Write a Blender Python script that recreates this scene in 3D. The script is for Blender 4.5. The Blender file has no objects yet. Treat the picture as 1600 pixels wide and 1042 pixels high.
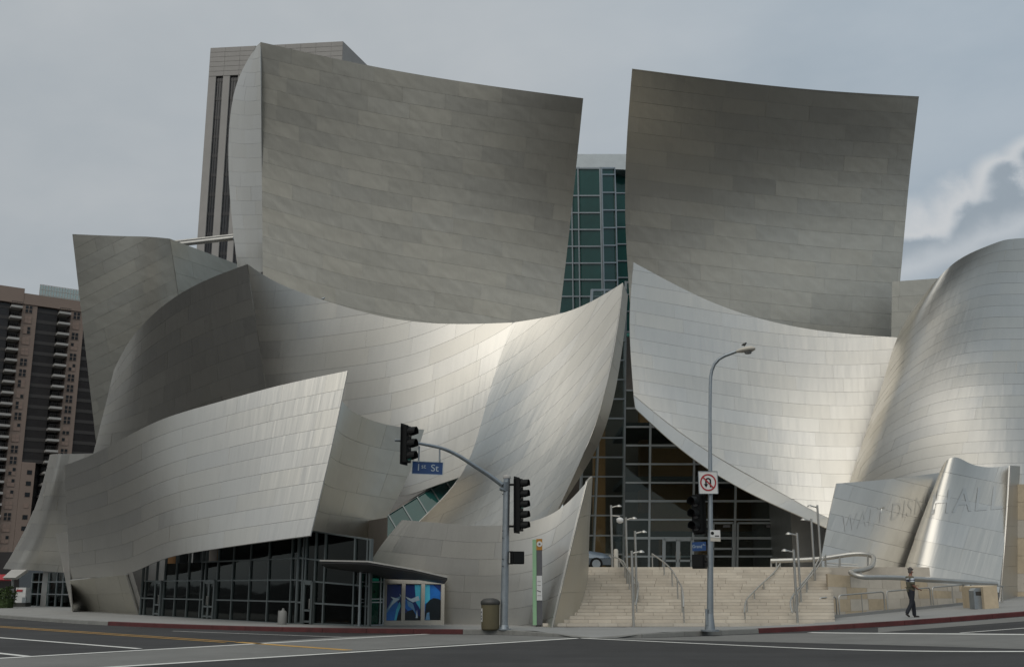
import bpy, bmesh, math, random
import numpy as np
from mathutils import Vector, Matrix
R = math.radians
random.seed(7)
scene = bpy.context.scene
COL = scene.collection

# ---------------------------------------------------------------- camera, world, sun, exposure
FPX, CX, CY, PITCH, EYE = 1611.0, 800.0, 557.0, R(12.5), 1.6
cam_data = bpy.data.cameras.new('camera')
cam = bpy.data.objects.new('camera', cam_data)
COL.objects.link(cam)
cam.location = (0, 0, EYE)
cam.rotation_euler = (R(90) + PITCH, 0, 0)
cam_data.sensor_width = 36.0
cam_data.lens = 36.0 * FPX / 1600.0
cam_data.shift_y = (CY - 521.0) / 1600.0
cam_data.clip_end = 6000
scene.camera = cam

SUN_EL, SUN_AZ = R(54), R(198)      # azimuth clockwise from +Y: behind the camera, a little to the left
world = bpy.data.worlds.new('World')
scene.world = world
world.use_nodes = True
wt = world.node_tree
wt.nodes.clear()

class Nt:
    """tiny expression helper for shader maths"""
    def __init__(s, tree): s.t = tree
    def new(s, typ, **kw):
        n = s.t.nodes.new(typ)
        for k, v in kw.items(): setattr(n, k, v)
        return n
    def put(s, sock, v):
        if isinstance(v, bpy.types.NodeSocket): s.t.links.new(v, sock)
        else: sock.default_value = v
    def m(s, op, a, b=0.0, c=0.0, clamp=False):
        n = s.new('ShaderNodeMath', operation=op, use_clamp=clamp)
        s.put(n.inputs[0], a); s.put(n.inputs[1], b); s.put(n.inputs[2], c)
        return n.outputs[0]
    def sstep(s, v, lo, hi):
        n = s.new('ShaderNodeMapRange', interpolation_type='SMOOTHSTEP')
        s.put(n.inputs[0], v); s.put(n.inputs[1], lo); s.put(n.inputs[2], hi)
        n.inputs[3].default_value = 0; n.inputs[4].default_value = 1
        return n.outputs[0]
    def mix(s, f, a, b, mode='MIX'):
        n = s.new('ShaderNodeMix', data_type='RGBA', blend_type=mode)
        s.put(n.inputs[0], f); s.put(n.inputs[6], a); s.put(n.inputs[7], b)
        return n.outputs[2]
    def noise(s, vec, scale, detail=4, rough=0.5, dist=0.0):
        n = s.new('ShaderNodeTexNoise')
        if vec is not None: s.put(n.inputs['Vector'], vec)
        n.inputs['Scale'].default_value = scale; n.inputs['Detail'].default_value = detail
        n.inputs['Roughness'].default_value = rough; n.inputs['Distortion'].default_value = dist
        return n.outputs['Fac']
    def comb(s, x, y, z):
        n = s.new('ShaderNodeCombineXYZ')
        s.put(n.inputs[0], x); s.put(n.inputs[1], y); s.put(n.inputs[2], z)
        return n.outputs[0]
    def sep(s, v):
        n = s.new('ShaderNodeSeparateXYZ'); s.put(n.inputs[0], v)
        return n.outputs[0], n.outputs[1], n.outputs[2]
    def scale(s, v, sc):
        n = s.new('ShaderNodeVectorMath', operation='MULTIPLY')
        s.put(n.inputs[0], v); s.put(n.inputs[1], sc)
        return n.outputs[0]

def ray(px, py):
    u, v = (px - CX) / FPX, -(py - CY) / FPX
    return np.array([u, math.cos(PITCH) - v * math.sin(PITCH), math.sin(PITCH) + v * math.cos(PITCH)])

def sky():
    n = Nt(wt)
    tc = n.new('ShaderNodeTexCoord')
    dx, dy, dz = n.sep(tc.outputs['Generated'])
    st = n.new('ShaderNodeTexSky', sky_type='NISHITA')
    st.sun_disc = False; st.sun_elevation = SUN_EL; st.sun_rotation = SUN_AZ
    st.air_density = 1.0; st.dust_density = 2.0; st.ozone_density = 1.0
    h = n.m('ADD', n.m('MAXIMUM', dz, 0.0), 0.22)
    plane = n.comb(n.m('DIVIDE', dx, h), n.m('DIVIDE', dy, h), 0.0)
    n1 = n.noise(plane, 0.55, 5, 0.52, 0.35)
    n2 = n.noise(plane, 2.3, 5, 0.55, 0.2)
    tone = n.m('ADD', n.m('MULTIPLY', n1, 0.62), n.m('MULTIPLY', n2, 0.38))
    # west (screen left) the layer is thin and pale, to the right it breaks into blue-grey cloud
    side = n.sstep(dx, -0.15, 0.45)
    pale = n.mix(n.sstep(tone, 0.38, 0.62), (3.35, 3.62, 3.75, 1), (4.15, 4.3, 4.32, 1))
    blue = n.mix(n.sstep(tone, 0.40, 0.60), (2.75, 3.3, 3.75, 1), (3.6, 4.05, 4.4, 1))
    cloud = n.mix(side, pale, blue)
    # the cumulus bank on the right: bright sunlit crest above a grey body
    fy = n.m('MAXIMUM', dy, 0.05)
    sx, sz = n.m('DIVIDE', dx, fy), n.m('DIVIDE', dz, fy)
    v3 = n.comb(sx, sz, 0.0)
    wob = n.m('SUBTRACT', n.noise(v3, 13.0, 9, 0.55), 0.5)
    wob2 = n.m('SUBTRACT', n.noise(v3, 7.0, 3, 0.5), 0.5)
    vo = n.new('ShaderNodeTexVoronoi', feature='SMOOTH_F1')
    n.put(vo.inputs['Vector'], n.comb(n.m('ADD', sx, n.m('MULTIPLY', wob, 0.05)), n.m('ADD', sz, n.m('MULTIPLY', wob2, 0.05)), 0.0)); vo.inputs['Scale'].default_value = 17.0
    vo.inputs['Smoothness'].default_value = 0.12
    puff = n.m('SUBTRACT', 0.42, vo.outputs['Distance'])
    def T(px, py):
        r = ray(px, py); return r[0] / r[1], r[2] / r[1]
    a, b = T(1400, 355), T(1600, 262)
    k = (b[1] - a[1]) / (b[0] - a[0])
    line = n.m('ADD', n.m('MULTIPLY', n.m('SUBTRACT', sx, a[0]), k), a[1])
    d = n.m('ADD', n.m('SUBTRACT', sz, line), n.m('ADD', n.m('MULTIPLY', wob, 0.07), n.m('MULTIPLY', puff, -0.06)))
    front = n.m('MULTIPLY', n.sstep(dy, 0.1, 0.4), n.sstep(sx, 0.25, 0.36))
    above = n.m('MULTIPLY', n.sstep(d, -0.010, 0.010), n.m('SUBTRACT', 1.0, n.sstep(n.m('ADD', d, n.m('MULTIPLY', wob2, 0.07)), 0.004, 0.045)))
    body = n.m('MULTIPLY', n.m('SUBTRACT', 1.0, n.sstep(d, -0.012, 0.008)), n.sstep(n.m('ADD', d, n.m('MULTIPLY', wob2, 0.06)), -0.12, -0.03))
    a2 = T(1420, 418)
    d2 = n.m('ADD', n.m('SUBTRACT', sz, n.m('ADD', n.m('MULTIPLY', n.m('SUBTRACT', sx, a2[0]), 0.42), a2[1])), n.m('MULTIPLY', wob, 0.05))
    low = n.m('MULTIPLY', n.sstep(d2, -0.03, 0.0), n.m('SUBTRACT', 1.0, n.sstep(d2, -0.005, 0.025)))
    cloud = n.mix(n.m('MULTIPLY', front, n.m('MULTIPLY', body, 0.85)), cloud, (2.55, 2.9, 3.15, 1))
    cloud = n.mix(n.m('MULTIPLY', front, n.m('MULTIPLY', low, 0.7)), cloud, (5.0, 5.2, 5.3, 1))
    cloud = n.mix(n.m('MULTIPLY', front, n.m('MULTIPLY', above, 0.85)), cloud, (5.6, 5.6, 5.5, 1))
    col = n.mix(0.88, st.outputs[0], cloud)
    up = n.m('ADD', 1.0, n.m('MULTIPLY', n.m('MAXIMUM', dz, 0.0), 0.55))
    col = n.mix(1.0, col, n.comb(up, up, up), 'MULTIPLY')
    bg = n.new('ShaderNodeBackground')
    wt.links.new(col, bg.inputs[0]); bg.inputs[1].default_value = 0.1
    out = n.new('ShaderNodeOutputWorld')
    wt.links.new(bg.outputs[0], out.inputs[0])
sky()

sun_data = bpy.data.lights.new('sun', 'SUN')
sun_data.energy = 1.25
sun_data.angle = R(64)
sun_data.color = (1.0, 0.95, 0.86)
sun = bpy.data.objects.new('sun', sun_data)
COL.objects.link(sun)
sd = Vector((math.sin(SUN_AZ) * math.cos(SUN_EL), math.cos(SUN_AZ) * math.cos(SUN_EL), math.sin(SUN_EL)))
sun.rotation_euler = sd.to_track_quat('Z', 'Y').to_euler()
sun.location = (30, -40, 80)

scene.view_settings.view_transform = 'Standard'
scene.view_settings.look = 'None'
scene.view_settings.exposure = 0.0
scene.view_settings.gamma = 1.0
scene.view_settings.use_curve_mapping = False
scene.cycles.max_bounces = 8
scene.cycles.glossy_bounces = 4
scene.cycles.transparent_max_bounces = 12
scene.cycles.use_denoising = True

# ---------------------------------------------------------------- placing helpers
def P(px, py, Y):
    """the point of the place seen at a pixel of the photograph, Y metres away"""
    r = ray(px, py)
    k = Y / r[1]
    return Vector((r[0] * k, Y, EYE + r[2] * k))

def onz(px, py, z):
    r = ray(px, py); k = (z - EYE) / r[2]
    return Vector((r[0] * k, r[1] * k, z))

def hgt(x, y=0):
    """the street climbs to the right"""
    if x < 7: return 0.0
    if x < 11: return 0.06 * (x - 7) ** 2 / 8
    return 0.06 * (x - 9)

def G(px, py, dz=0.0):
    """the point of the street seen at a pixel"""
    r = ray(px, py)
    f = lambda Y: EYE + r[2] * Y / r[1] - hgt(r[0] * Y / r[1]) - dz
    lo, hi = 1.0, 2.0
    while f(hi) > 0 and hi < 900: lo, hi = hi, hi * 1.05
    for _ in range(40):
        m = (lo + hi) / 2
        if f(m) > 0: lo = m
        else: hi = m
    k = hi / r[1]
    return Vector((r[0] * k, hi, EYE + r[2] * k))

WALK = 0.15

# ---------------------------------------------------------------- object helpers
ORG = {}
def tag(o, label=None, cat=None, group=None, kind=None):
    if label: o['label'] = label
    if cat: o['category'] = cat
    if group: o['group'] = group
    if kind: o['kind'] = kind
    return o

def thing(name, loc, label, cat, group=None, rz=0.0):
    o = bpy.data.objects.new(name, None)
    COL.objects.link(o)
    o.location = loc; o.rotation_euler = (0, 0, rz)
    o.empty_display_size = 0.3
    ORG[o.name] = Vector(loc)
    return tag(o, label, cat, group)

def link(name, me, parent=None, origin=None):
    o = bpy.data.objects.new(name, me)
    COL.objects.link(o)
    if parent is not None:
        o.parent = parent
        ORG[o.name] = ORG[parent.name]
    elif origin is not None:
        o.location = origin
        ORG[o.name] = Vector(origin)
    else: ORG[o.name] = Vector((0, 0, 0))
    return o

def copy_tree(o, parent=None):
    c = o.copy(); COL.objects.link(c)
    c.parent = parent
    for ch in o.children: copy_tree(ch, c)
    return c

class MB:
    """collects shapes into ONE mesh"""
    def __init__(s): s.v, s.f, s.sm = [], [], []
    def add(s, vs, fs, smooth=False):
        n = len(s.v)
        s.v += [tuple(v) for v in vs]
        s.f += [[n + i for i in f] for f in fs]
        s.sm += [smooth] * len(fs)
        return s
    def box(s, c, size, rz=0.0):
        sx, sy, sz = [d / 2 for d in size]
        ca, sa = math.cos(rz), math.sin(rz)
        vs = []
        for z in (-sz, sz):
            for x, y in ((-sx, -sy), (sx, -sy), (sx, sy), (-sx, sy)):
                vs.append((c[0] + x * ca - y * sa, c[1] + x * sa + y * ca, c[2] + z))
        return s.add(vs, [(3, 2, 1, 0), (4, 5, 6, 7), (0, 1, 5, 4), (1, 2, 6, 5), (2, 3, 7, 6), (3, 0, 4, 7)])
    def hexa(s, q, off):
        """four corners and an offset: a slab"""
        q = [Vector(p) for p in q]; off = Vector(off)
        vs = q + [p + off for p in q]
        return s.add(vs, [(0, 1, 2, 3), (7, 6, 5, 4), (1, 0, 4, 5), (2, 1, 5, 6), (3, 2, 6, 7), (0, 3, 7, 4)])
    def prism(s, poly, off):
        poly = [Vector(p) for p in poly]; off = Vector(off); n = len(poly)
        fs = [list(range(n)), list(range(2 * n - 1, n - 1, -1))]
        fs += [[(i + 1) % n, i, n + i, n + (i + 1) % n] for i in range(n)]
        return s.add(poly + [p + off for p in poly], fs)
    def bar(s, p, q, w, d, up=(0, 0, 1)):
        p, q = Vector(p), Vector(q)
        t = (q - p).normalized()
        a = t.cross(Vector(up))
        if a.length < 1e-4: a = t.cross(Vector((0, 1, 0)))
        a.normalize(); b = a.cross(t).normalized()
        a *= w / 2; b *= d / 2
        return s.add([p - a - b, p + a - b, p + a + b, p - a + b, q - a - b, q + a - b, q + a + b, q - a + b],
                     [(0, 1, 2, 3), (7, 6, 5, 4), (1, 0, 4, 5), (2, 1, 5, 6), (3, 2, 6, 7), (0, 3, 7, 4)])
    def tube(s, pts, r, n=10, cap=True):
        pts = [Vector(p) for p in pts]
        rs = r if isinstance(r, (list, tuple)) else [r] * len(pts)
        vs, fs = [], []
        prev = None
        for i, p in enumerate(pts):
            t = (pts[min(i + 1, len(pts) - 1)] - pts[max(i - 1, 0)]).normalized()
            if prev is None:
                a = t.cross(Vector((0, 0, 1)))
                if a.length < 1e-3: a = t.cross(Vector((0, 1, 0)))
            else: a = prev - t * prev.dot(t)
            a.normalize(); prev = a
            b = t.cross(a)
            for k in range(n):
                an = 2 * math.pi * k / n
                vs.append(p + (a * math.cos(an) + b * math.sin(an)) * rs[i])
        for i in range(len(pts) - 1):
            for k in range(n):
                k2 = (k + 1) % n
                fs.append((i * n + k, i * n + k2, (i + 1) * n + k2, (i + 1) * n + k))
        s.add(vs, fs, True)
        if cap:
            m = (len(pts) - 1) * n
            s.add([vs[k] for k in range(n)], [tuple(range(n - 1, -1, -1))])
            s.add([vs[m + k] for k in range(n)], [tuple(range(n))])
        return s
    def lathe(s, c, prof, n=16):
        vs, fs = [], []
        for (r, z) in prof:
            for k in range(n):
                an = 2 * math.pi * k / n
                vs.append((c[0] + r * math.cos(an), c[1] + r * math.sin(an), c[2] + z))
        for i in range(len(prof) - 1):
            for k in range(n):
                k2 = (k + 1) % n
                fs.append((i * n + k, i * n + k2, (i + 1) * n + k2, (i + 1) * n + k))
        s.add(vs, fs, True)
        s.add([vs[k] for k in range(n)], [tuple(range(n - 1, -1, -1))])
        m = (len(prof) - 1) * n
        return s.add([vs[m + k] for k in range(n)], [tuple(range(n))])
    def mesh(s, name, m, off=(0, 0, 0)):
        off = Vector(off)
        me = bpy.data.meshes.new(name)
        me.from_pydata([tuple(Vector(v) - off) for v in s.v], [], s.f)
        for p, sm in zip(me.polygons, s.sm): p.use_smooth = sm
        if m: me.materials.append(m)
        me.update()
        return me
    def build(s, name, m, parent=None, origin=None):
        if parent is not None: off = ORG[parent.name]
        else: off = Vector(origin) if origin is not None else Vector((0, 0, 0))
        return link(name, s.mesh(name, m, off), parent, origin)

def catmull(pts, n):
    """smooth curve through points (natural cubic spline by chord length)"""
    a = np.array([list(p) for p in pts], float)
    if len(a) == 2:
        t = np.linspace(0, 1, n)[:, None]
        return a[0] * (1 - t) + a[1] * t
    d = np.concatenate([[0], np.cumsum(np.linalg.norm(np.diff(a[:, :2] if a.shape[1] == 3 and abs(a[:, :2]).max() > 60 else a, axis=0), axis=1) + 1e-9)])
    return spline(d / d[-1], a, np.linspace(0, 1, n))

def spline(x, y, xn):
    n = len(x)
    if n == 2:
        t = ((xn - x[0]) / (x[1] - x[0]))[:, None]
        return y[0] * (1 - t) + y[1] * t
    h = np.diff(x)
    A = np.zeros((n, n)); B = np.zeros((n, y.shape[1]))
    A[0, 0] = A[-1, -1] = 1
    for i in range(1, n - 1):
        A[i, i - 1], A[i, i], A[i, i + 1] = h[i - 1], 2 * (h[i - 1] + h[i]), h[i]
        B[i] = 3 * ((y[i + 1] - y[i]) / h[i] - (y[i] - y[i - 1]) / h[i - 1])
    c = np.linalg.solve(A, B)
    out = np.zeros((len(xn), y.shape[1]))
    for k, xv in enumerate(xn):
        i = int(np.clip(np.searchsorted(x, xv) - 1, 0, n - 2))
        t = xv - x[i]
        b = (y[i + 1] - y[i]) / h[i] - h[i] * (2 * c[i] + c[i + 1]) / 3
        dd = (c[i + 1] - c[i]) / (3 * h[i])
        out[k] = y[i] + b * t + c[i] * t * t + dd * t ** 3
    return out

# ---------------------------------------------------------------- materials
def base_mat(name):
    m = bpy.data.materials.new(name)
    m.use_nodes = True
    nt = m.node_tree
    return m, Nt(nt), nt.nodes['Principled BSDF'], nt

def pmat(name, col, rough=0.6, metal=0.0, var=0.12, scale=1.5, bump=0.0, bscale=20.0, grime=0.0, rvar=0.1, spec=0.5, emit=0.0):
    m, n, b, nt = base_mat(name)
    geo = n.new('ShaderNodeNewGeometry').outputs['Position']
    f = n.noise(geo, scale, 5, 0.6)
    f2 = n.noise(geo, scale * 7, 4, 0.6)
    k = n.m('ADD', n.m('MULTIPLY', n.m('SUBTRACT', f, 0.5), var * 3), n.m('ADD', 1.0, n.m('MULTIPLY', n.m('SUBTRACT', f2, 0.5), var * 1.5)))
    c = n.mix(1.0, (*col, 1), n.comb(k, k, k), 'MULTIPLY')
    if name == 'asphalt':          # long wheel streaks and oil along the two streets
        gx, gy, _ = n.sep(geo)
        ws = n.noise(n.comb(n.m('MULTIPLY', gx, 0.06), n.m('MULTIPLY', gy, 1.1), 0.0), 1.0, 4, 0.6)
        ws2 = n.sstep(n.noise(geo, 1.6, 5, 0.7), 0.60, 0.72)
        k = n.m('MULTIPLY', n.m('ADD', 0.62, n.m('MULTIPLY', ws, 0.8)), n.m('SUBTRACT', 1.0, n.m('MULTIPLY', ws2, 0.35)))
        c = n.mix(1.0, c, n.comb(k, k, k), 'MULTIPLY')
    if grime:
        g = n.sstep(n.noise(geo, scale * 0.6, 6, 0.7, 0.5), 0.52, 0.75)
        c = n.mix(n.m('MULTIPLY', g, grime), c, (col[0] * .35, col[1] * .33, col[2] * .3, 1))
    nt.links.new(c, b.inputs['Base Color'])
    nt.links.new(n.m('ADD', rough - rvar / 2, n.m('MULTIPLY', f2, rvar)), b.inputs['Roughness'])
    b.inputs['Metallic'].default_value = metal
    b.inputs['Specular IOR Level'].default_value = spec
    if bump:
        bn = n.new('ShaderNodeBump')
        bn.inputs['Strength'].default_value = 1.0; bn.inputs['Distance'].default_value = bump
        nt.links.new(n.noise(geo, bscale, 5, 0.6), bn.inputs['Height'])
        nt.links.new(bn.outputs[0], b.inputs['Normal'])
    if emit:
        b.inputs['Emission Color'].default_value = (*col, 1); b.inputs['Emission Strength'].default_value = emit
    return m

def steel_mat(name, base=(0.565, 0.548, 0.508), rough=0.41, streak=0.004, mottle=0.0, rnd=0.07, warm=0.05):
    m, n, b, nt = base_mat(name)
    uv = n.new('ShaderNodeTexCoord').outputs['UV']
    u, v, _ = n.sep(uv)
    oi = n.new('ShaderNodeObjectInfo').outputs['Random']
    geo = n.new('ShaderNodeNewGeometry').outputs['Position']
    k = n.m('ADD', 1.0 - rnd / 2, n.m('MULTIPLY', oi, rnd))
    soil = n.noise(geo, 0.35, 5, 0.6)
    k = n.m('MULTIPLY', k, n.m('ADD', 0.92, n.m('MULTIPLY', soil, 0.16)))
    fine = n.noise(n.comb(n.m('MULTIPLY', u, 9.0), n.m('MULTIPLY', v, 0.8), 0.0), 1.0, 3, 0.6)
    k = n.m('MULTIPLY', k, n.m('ADD', 0.95, n.m('MULTIPLY', fine, 0.10)))
    c = n.mix(1.0, (*base, 1), n.comb(k, k, k), 'MULTIPLY')
    oi2 = n.m('FRACT', n.m('MULTIPLY', oi, 7.31))
    c = n.mix(n.m('MULTIPLY', oi2, warm * 4), c, (base[0] * 1.03, base[1] * 0.98, base[2] * 0.86, 1))
    nt.links.new(c, b.inputs['Base Color'])
    b.inputs['Metallic'].default_value = 1.0
    rr = n.m('ADD', rough - 0.04, n.m('ADD', n.m('MULTIPLY', fine, 0.05), n.m('MULTIPLY', oi2, 0.05)))
    nt.links.new(rr, b.inputs['Roughness'])
    st = n.noise(n.comb(n.m('MULTIPLY', u, 1.3), n.m('MULTIPLY', v, 0.16), n.m('MULTIPLY', oi, 50.0)), 1.0, 3, 0.55)
    hgt_ = n.m('MULTIPLY', st, streak * 5)
    if mottle:
        mo = n.noise(n.comb(n.m('ADD', u, n.m('MULTIPLY', v, 0.55)), n.m('MULTIPLY', v, 0.9), 0.0), 1.25, 1, 0.4)
        hgt_ = n.m('ADD', hgt_, n.m('MULTIPLY', mo, mottle))
    bn = n.new('ShaderNodeBump')
    bn.inputs['Strength'].default_value = 1.0; bn.inputs['Distance'].default_value = 1.0
    nt.links.new(hgt_, bn.inputs['Height'])
    nt.links.new(bn.outputs[0], b.inputs['Normal'])
    return m

def glass_mat(name, tint=(0.32, 0.40, 0.38), refl=1.0, rough=0.03):
    m = bpy.data.materials.new(name); m.use_nodes = True
    nt = m.node_tree; nt.nodes.clear(); n = Nt(nt)
    geo = n.new('ShaderNodeNewGeometry').outputs['Position']
    tr = n.new('ShaderNodeBsdfTransparent'); tr.inputs[0].default_value = (*tint, 1)
    gl = n.new('ShaderNodeBsdfGlossy'); gl.inputs['Roughness'].default_value = rough
    gl.inputs[0].default_value = (0.8 * refl, 0.86 * refl, 0.84 * refl, 1)
    fr = n.new('ShaderNodeFresnel'); fr.inputs[0].default_value = 1.5
    bn = n.new('ShaderNodeBump'); bn.inputs['Distance'].default_value = 0.004
    nt.links.new(n.noise(geo, 0.6, 2, 0.5), bn.inputs['Height'])
    nt.links.new(bn.outputs[0], gl.inputs['Normal']); nt.links.new(bn.outputs[0], fr.inputs['Normal'])
    mx = n.new('ShaderNodeMixShader')
    nt.links.new(fr.outputs[0], mx.inputs[0]); nt.links.new(tr.outputs[0], mx.inputs[1]); nt.links.new(gl.outputs[0], mx.inputs[2])
    o = n.new('ShaderNodeOutputMaterial'); nt.links.new(mx.outputs[0], o.inputs[0])
    return m

M = dict(
    steel=steel_mat('brushed_steel', streak=0.004),
    steel_wavy=steel_mat('wavy_steel', (0.56, 0.543, 0.485), rough=0.43, streak=0.003, mottle=0.016, rnd=0.055, warm=0.05),
    steel_streaky=steel_mat('streaky_steel', streak=0.0045),
    steel_polish=steel_mat('polished_steel', (0.62, 0.61, 0.58), rough=0.22, streak=0.003),
    backing=pmat('backing_steel', (0.40, 0.395, 0.38), 0.45, 1.0),
    frame=pmat('grey_aluminium', (0.34, 0.37, 0.38), 0.42, 0.8),
    tubing=pmat('stainless_tube', (0.44, 0.43, 0.40), 0.42, 0.85),
    galv=pmat('galvanised_steel', (0.30, 0.33, 0.35), 0.45, 0.75, var=0.18, scale=3, grime=0.2),
    glass=glass_mat('grey_glass', (0.62, 0.67, 0.65), refl=0.95),
    glass_green=glass_mat('green_glass', (0.30, 0.58, 0.52), 0.6),
    glass_teal=pmat('teal_glass', (0.012, 0.068, 0.06), 0.1, var=0.25, scale=0.25, spec=0.35),
    glass_dark=glass_mat('dark_glass', (0.45, 0.52, 0.51), 0.65),
    frame_dim=pmat('dim_aluminium', (0.15, 0.17, 0.17), 0.45, 0.7),
    wood=pmat('warm_wood', (0.46, 0.25, 0.11), 0.5, var=0.2, scale=0.8),
    interior=pmat('interior_wall', (0.16, 0.14, 0.12), 0.8),
    drape=pmat('dark_drape', (0.07, 0.08, 0.085), 0.8, var=0.3, scale=1.2),
    int_floor=pmat('interior_floor', (0.12, 0.10, 0.08), 0.5),
    int_green=pmat('green_wall', (0.07, 0.33, 0.27), 0.6),
    soffit=pmat('soffit_metal', (0.05, 0.05, 0.05), 0.5, 0.4),
    asphalt=pmat('asphalt', (0.043, 0.043, 0.043), 0.85, var=0.3, scale=0.35, bump=0.004, bscale=60, grime=0.25, spec=0.25),
    worn=pmat('worn_concrete_road', (0.165, 0.165, 0.155), 0.85, var=0.16, scale=0.5, bump=0.003, bscale=50, grime=0.3, spec=0.25),
    concrete=pmat('pavement_concrete', (0.26, 0.26, 0.25), 0.8, var=0.12, scale=0.7, bump=0.003, bscale=40, grime=0.25, spec=0.3),
    kerb=pmat('kerb_concrete', (0.20, 0.20, 0.185), 0.85, var=0.2, scale=1.5, grime=0.35),
    kerb_red=pmat('red_kerb_paint', (0.075, 0.015, 0.015), 0.75, var=0.35, scale=2.5, grime=0.5),
    white=pmat('white_road_paint', (0.62, 0.62, 0.58), 0.7, var=0.14, scale=2.0, grime=0.35),
    yellow=pmat('yellow_road_paint', (0.46, 0.26, 0.055), 0.7, var=0.2, scale=1.2, grime=0.45),
    stone=pmat('travertine', (0.50, 0.45, 0.375), 0.75, var=0.14, scale=0.9, bump=0.004, bscale=30, grime=0.12),
    stone_b=pmat('travertine_pale', (0.55, 0.50, 0.42), 0.75, var=0.14, scale=0.9, bump=0.004, bscale=30, grime=0.1),
    stone_c=pmat('travertine_warm', (0.50, 0.41, 0.285), 0.75, var=0.2, scale=0.9, bump=0.004, bscale=30, grime=0.2),
    joint=pmat('stone_joint', (0.24, 0.20, 0.155), 0.9),
    black=pmat('black_housing', (0.007, 0.0075, 0.0075), 0.6, var=0.2, spec=0.2),
    lens_off=pmat('dark_lens', (0.015, 0.012, 0.012), 0.25),
    lens_green=pmat('green_lens', (0.008, 0.05, 0.04), 0.25, emit=0.25),
    lens_red=pmat('red_lens', (0.05, 0.008, 0.006), 0.25),
    blue=pmat('blue_sign', (0.012, 0.05, 0.16), 0.4, var=0.05),
    sign_white=pmat('white_sign', (0.62, 0.62, 0.6), 0.5, var=0.06),
    sign_red=pmat('red_sign', (0.35, 0.025, 0.03), 0.5, var=0.06),
    letter_grey=pmat('pale_letters', (0.36, 0.42, 0.46), 0.5, var=0.05),
    bin_brown=pmat('olive_brown_bin', (0.10, 0.085, 0.045), 0.6, var=0.12, scale=3, bump=0.003, bscale=40),
    bin_dark=pmat('dark_bin_lid', (0.035, 0.034, 0.03), 0.5),
    bin_grey=pmat('grey_stone_bin', (0.22, 0.22, 0.21), 0.7),
    green_pale=pmat('pale_green_enamel', (0.27, 0.46, 0.27), 0.45, var=0.08),
    pylon_grey=pmat('pylon_grey', (0.10, 0.10, 0.105), 0.5),
    pylon_orange=pmat('orange_enamel', (0.42, 0.19, 0.025), 0.45, var=0.08),
    cream=pmat('cream_frame', (0.46, 0.43, 0.37), 0.55),
    granite=pmat('brown_granite', (0.33, 0.315, 0.295), 0.75, var=0.1, scale=0.12),
    band=pmat('dark_window_band', (0.018, 0.02, 0.023), 0.2, var=0.3, scale=0.1),
    flat_wall=pmat('tan_stucco', (0.235, 0.18, 0.148), 0.85, var=0.1, scale=0.08),
    flat_dark=pmat('brown_glass', (0.022, 0.02, 0.02), 0.25, var=0.3, scale=0.1),
    flat_band=pmat('brown_spandrel', (0.04, 0.036, 0.033), 0.5),
    flat_win=pmat('window_glass', (0.02, 0.024, 0.028), 0.15),
    flat_blind=pmat('window_blind', (0.26, 0.19, 0.155), 0.8),
    balcony=pmat('balcony_concrete', (0.36, 0.35, 0.33), 0.8),
    leaf=pmat('hedge_leaf', (0.045, 0.075, 0.018), 0.7, var=0.4, scale=2.0),
)

# ---------------------------------------------------------------- ground, roads, pavement
def build_ground():
    xs = [-3000, -800, -200, -80, -40, -20, 0, 4, 6.5] + [7 + i * .25 for i in range(18)] + [12, 16, 20, 30, 60]
    xs += [3000]
    ys = [-3000, -200, -40, 0, 20, 40, 60, 100, 300, 3500]
    mb = MB(); n = len(ys)
    vs = [(x, y, hgt(min(x, 60)) - 0.0) for x in xs for y in ys]
    fs = [(i * n + j, (i + 1) * n + j, (i + 1) * n + j + 1, i * n + j + 1) for i in range(len(xs) - 1) for j in range(n - 1)]
    mb.add(vs, fs)
    tag(mb.build('road', M['asphalt']), kind='structure')

KERB = [(-700, 942), (-300, 950), (0, 965), (140, 975), (300, 982), (480, 987), (700, 990), (850, 993), (930, 997), (1010, 995.5), (1110, 992), (1200, 988), (1370, 979), (1500, 970), (1600, 962), (1700, 955), (1900, 942)]
def kerb_line():
    pts = [G(x, y, 0.0) for x, y in KERB]
    return [Vector(p) for p in catmull([(p.x, p.y, p.z) for p in pts], 161)]
KL = kerb_line()
def kpx(p):
    r = Vector((p.x, p.y, p.z - EYE))
    c, s = math.cos(PITCH), math.sin(PITCH)
    return CX + FPX * r.x / (r.y * c + r.z * s)
def kfac(p):
    x = kpx(p)                      # the dropped kerb of the crossing ramp at the corner
    a = min(1, max(0, (900 - x) / 60)) if x < 930 else min(1, max(0, (x - 960) / 60))
    return 0.015 + (WALK - 0.015) * a

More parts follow.
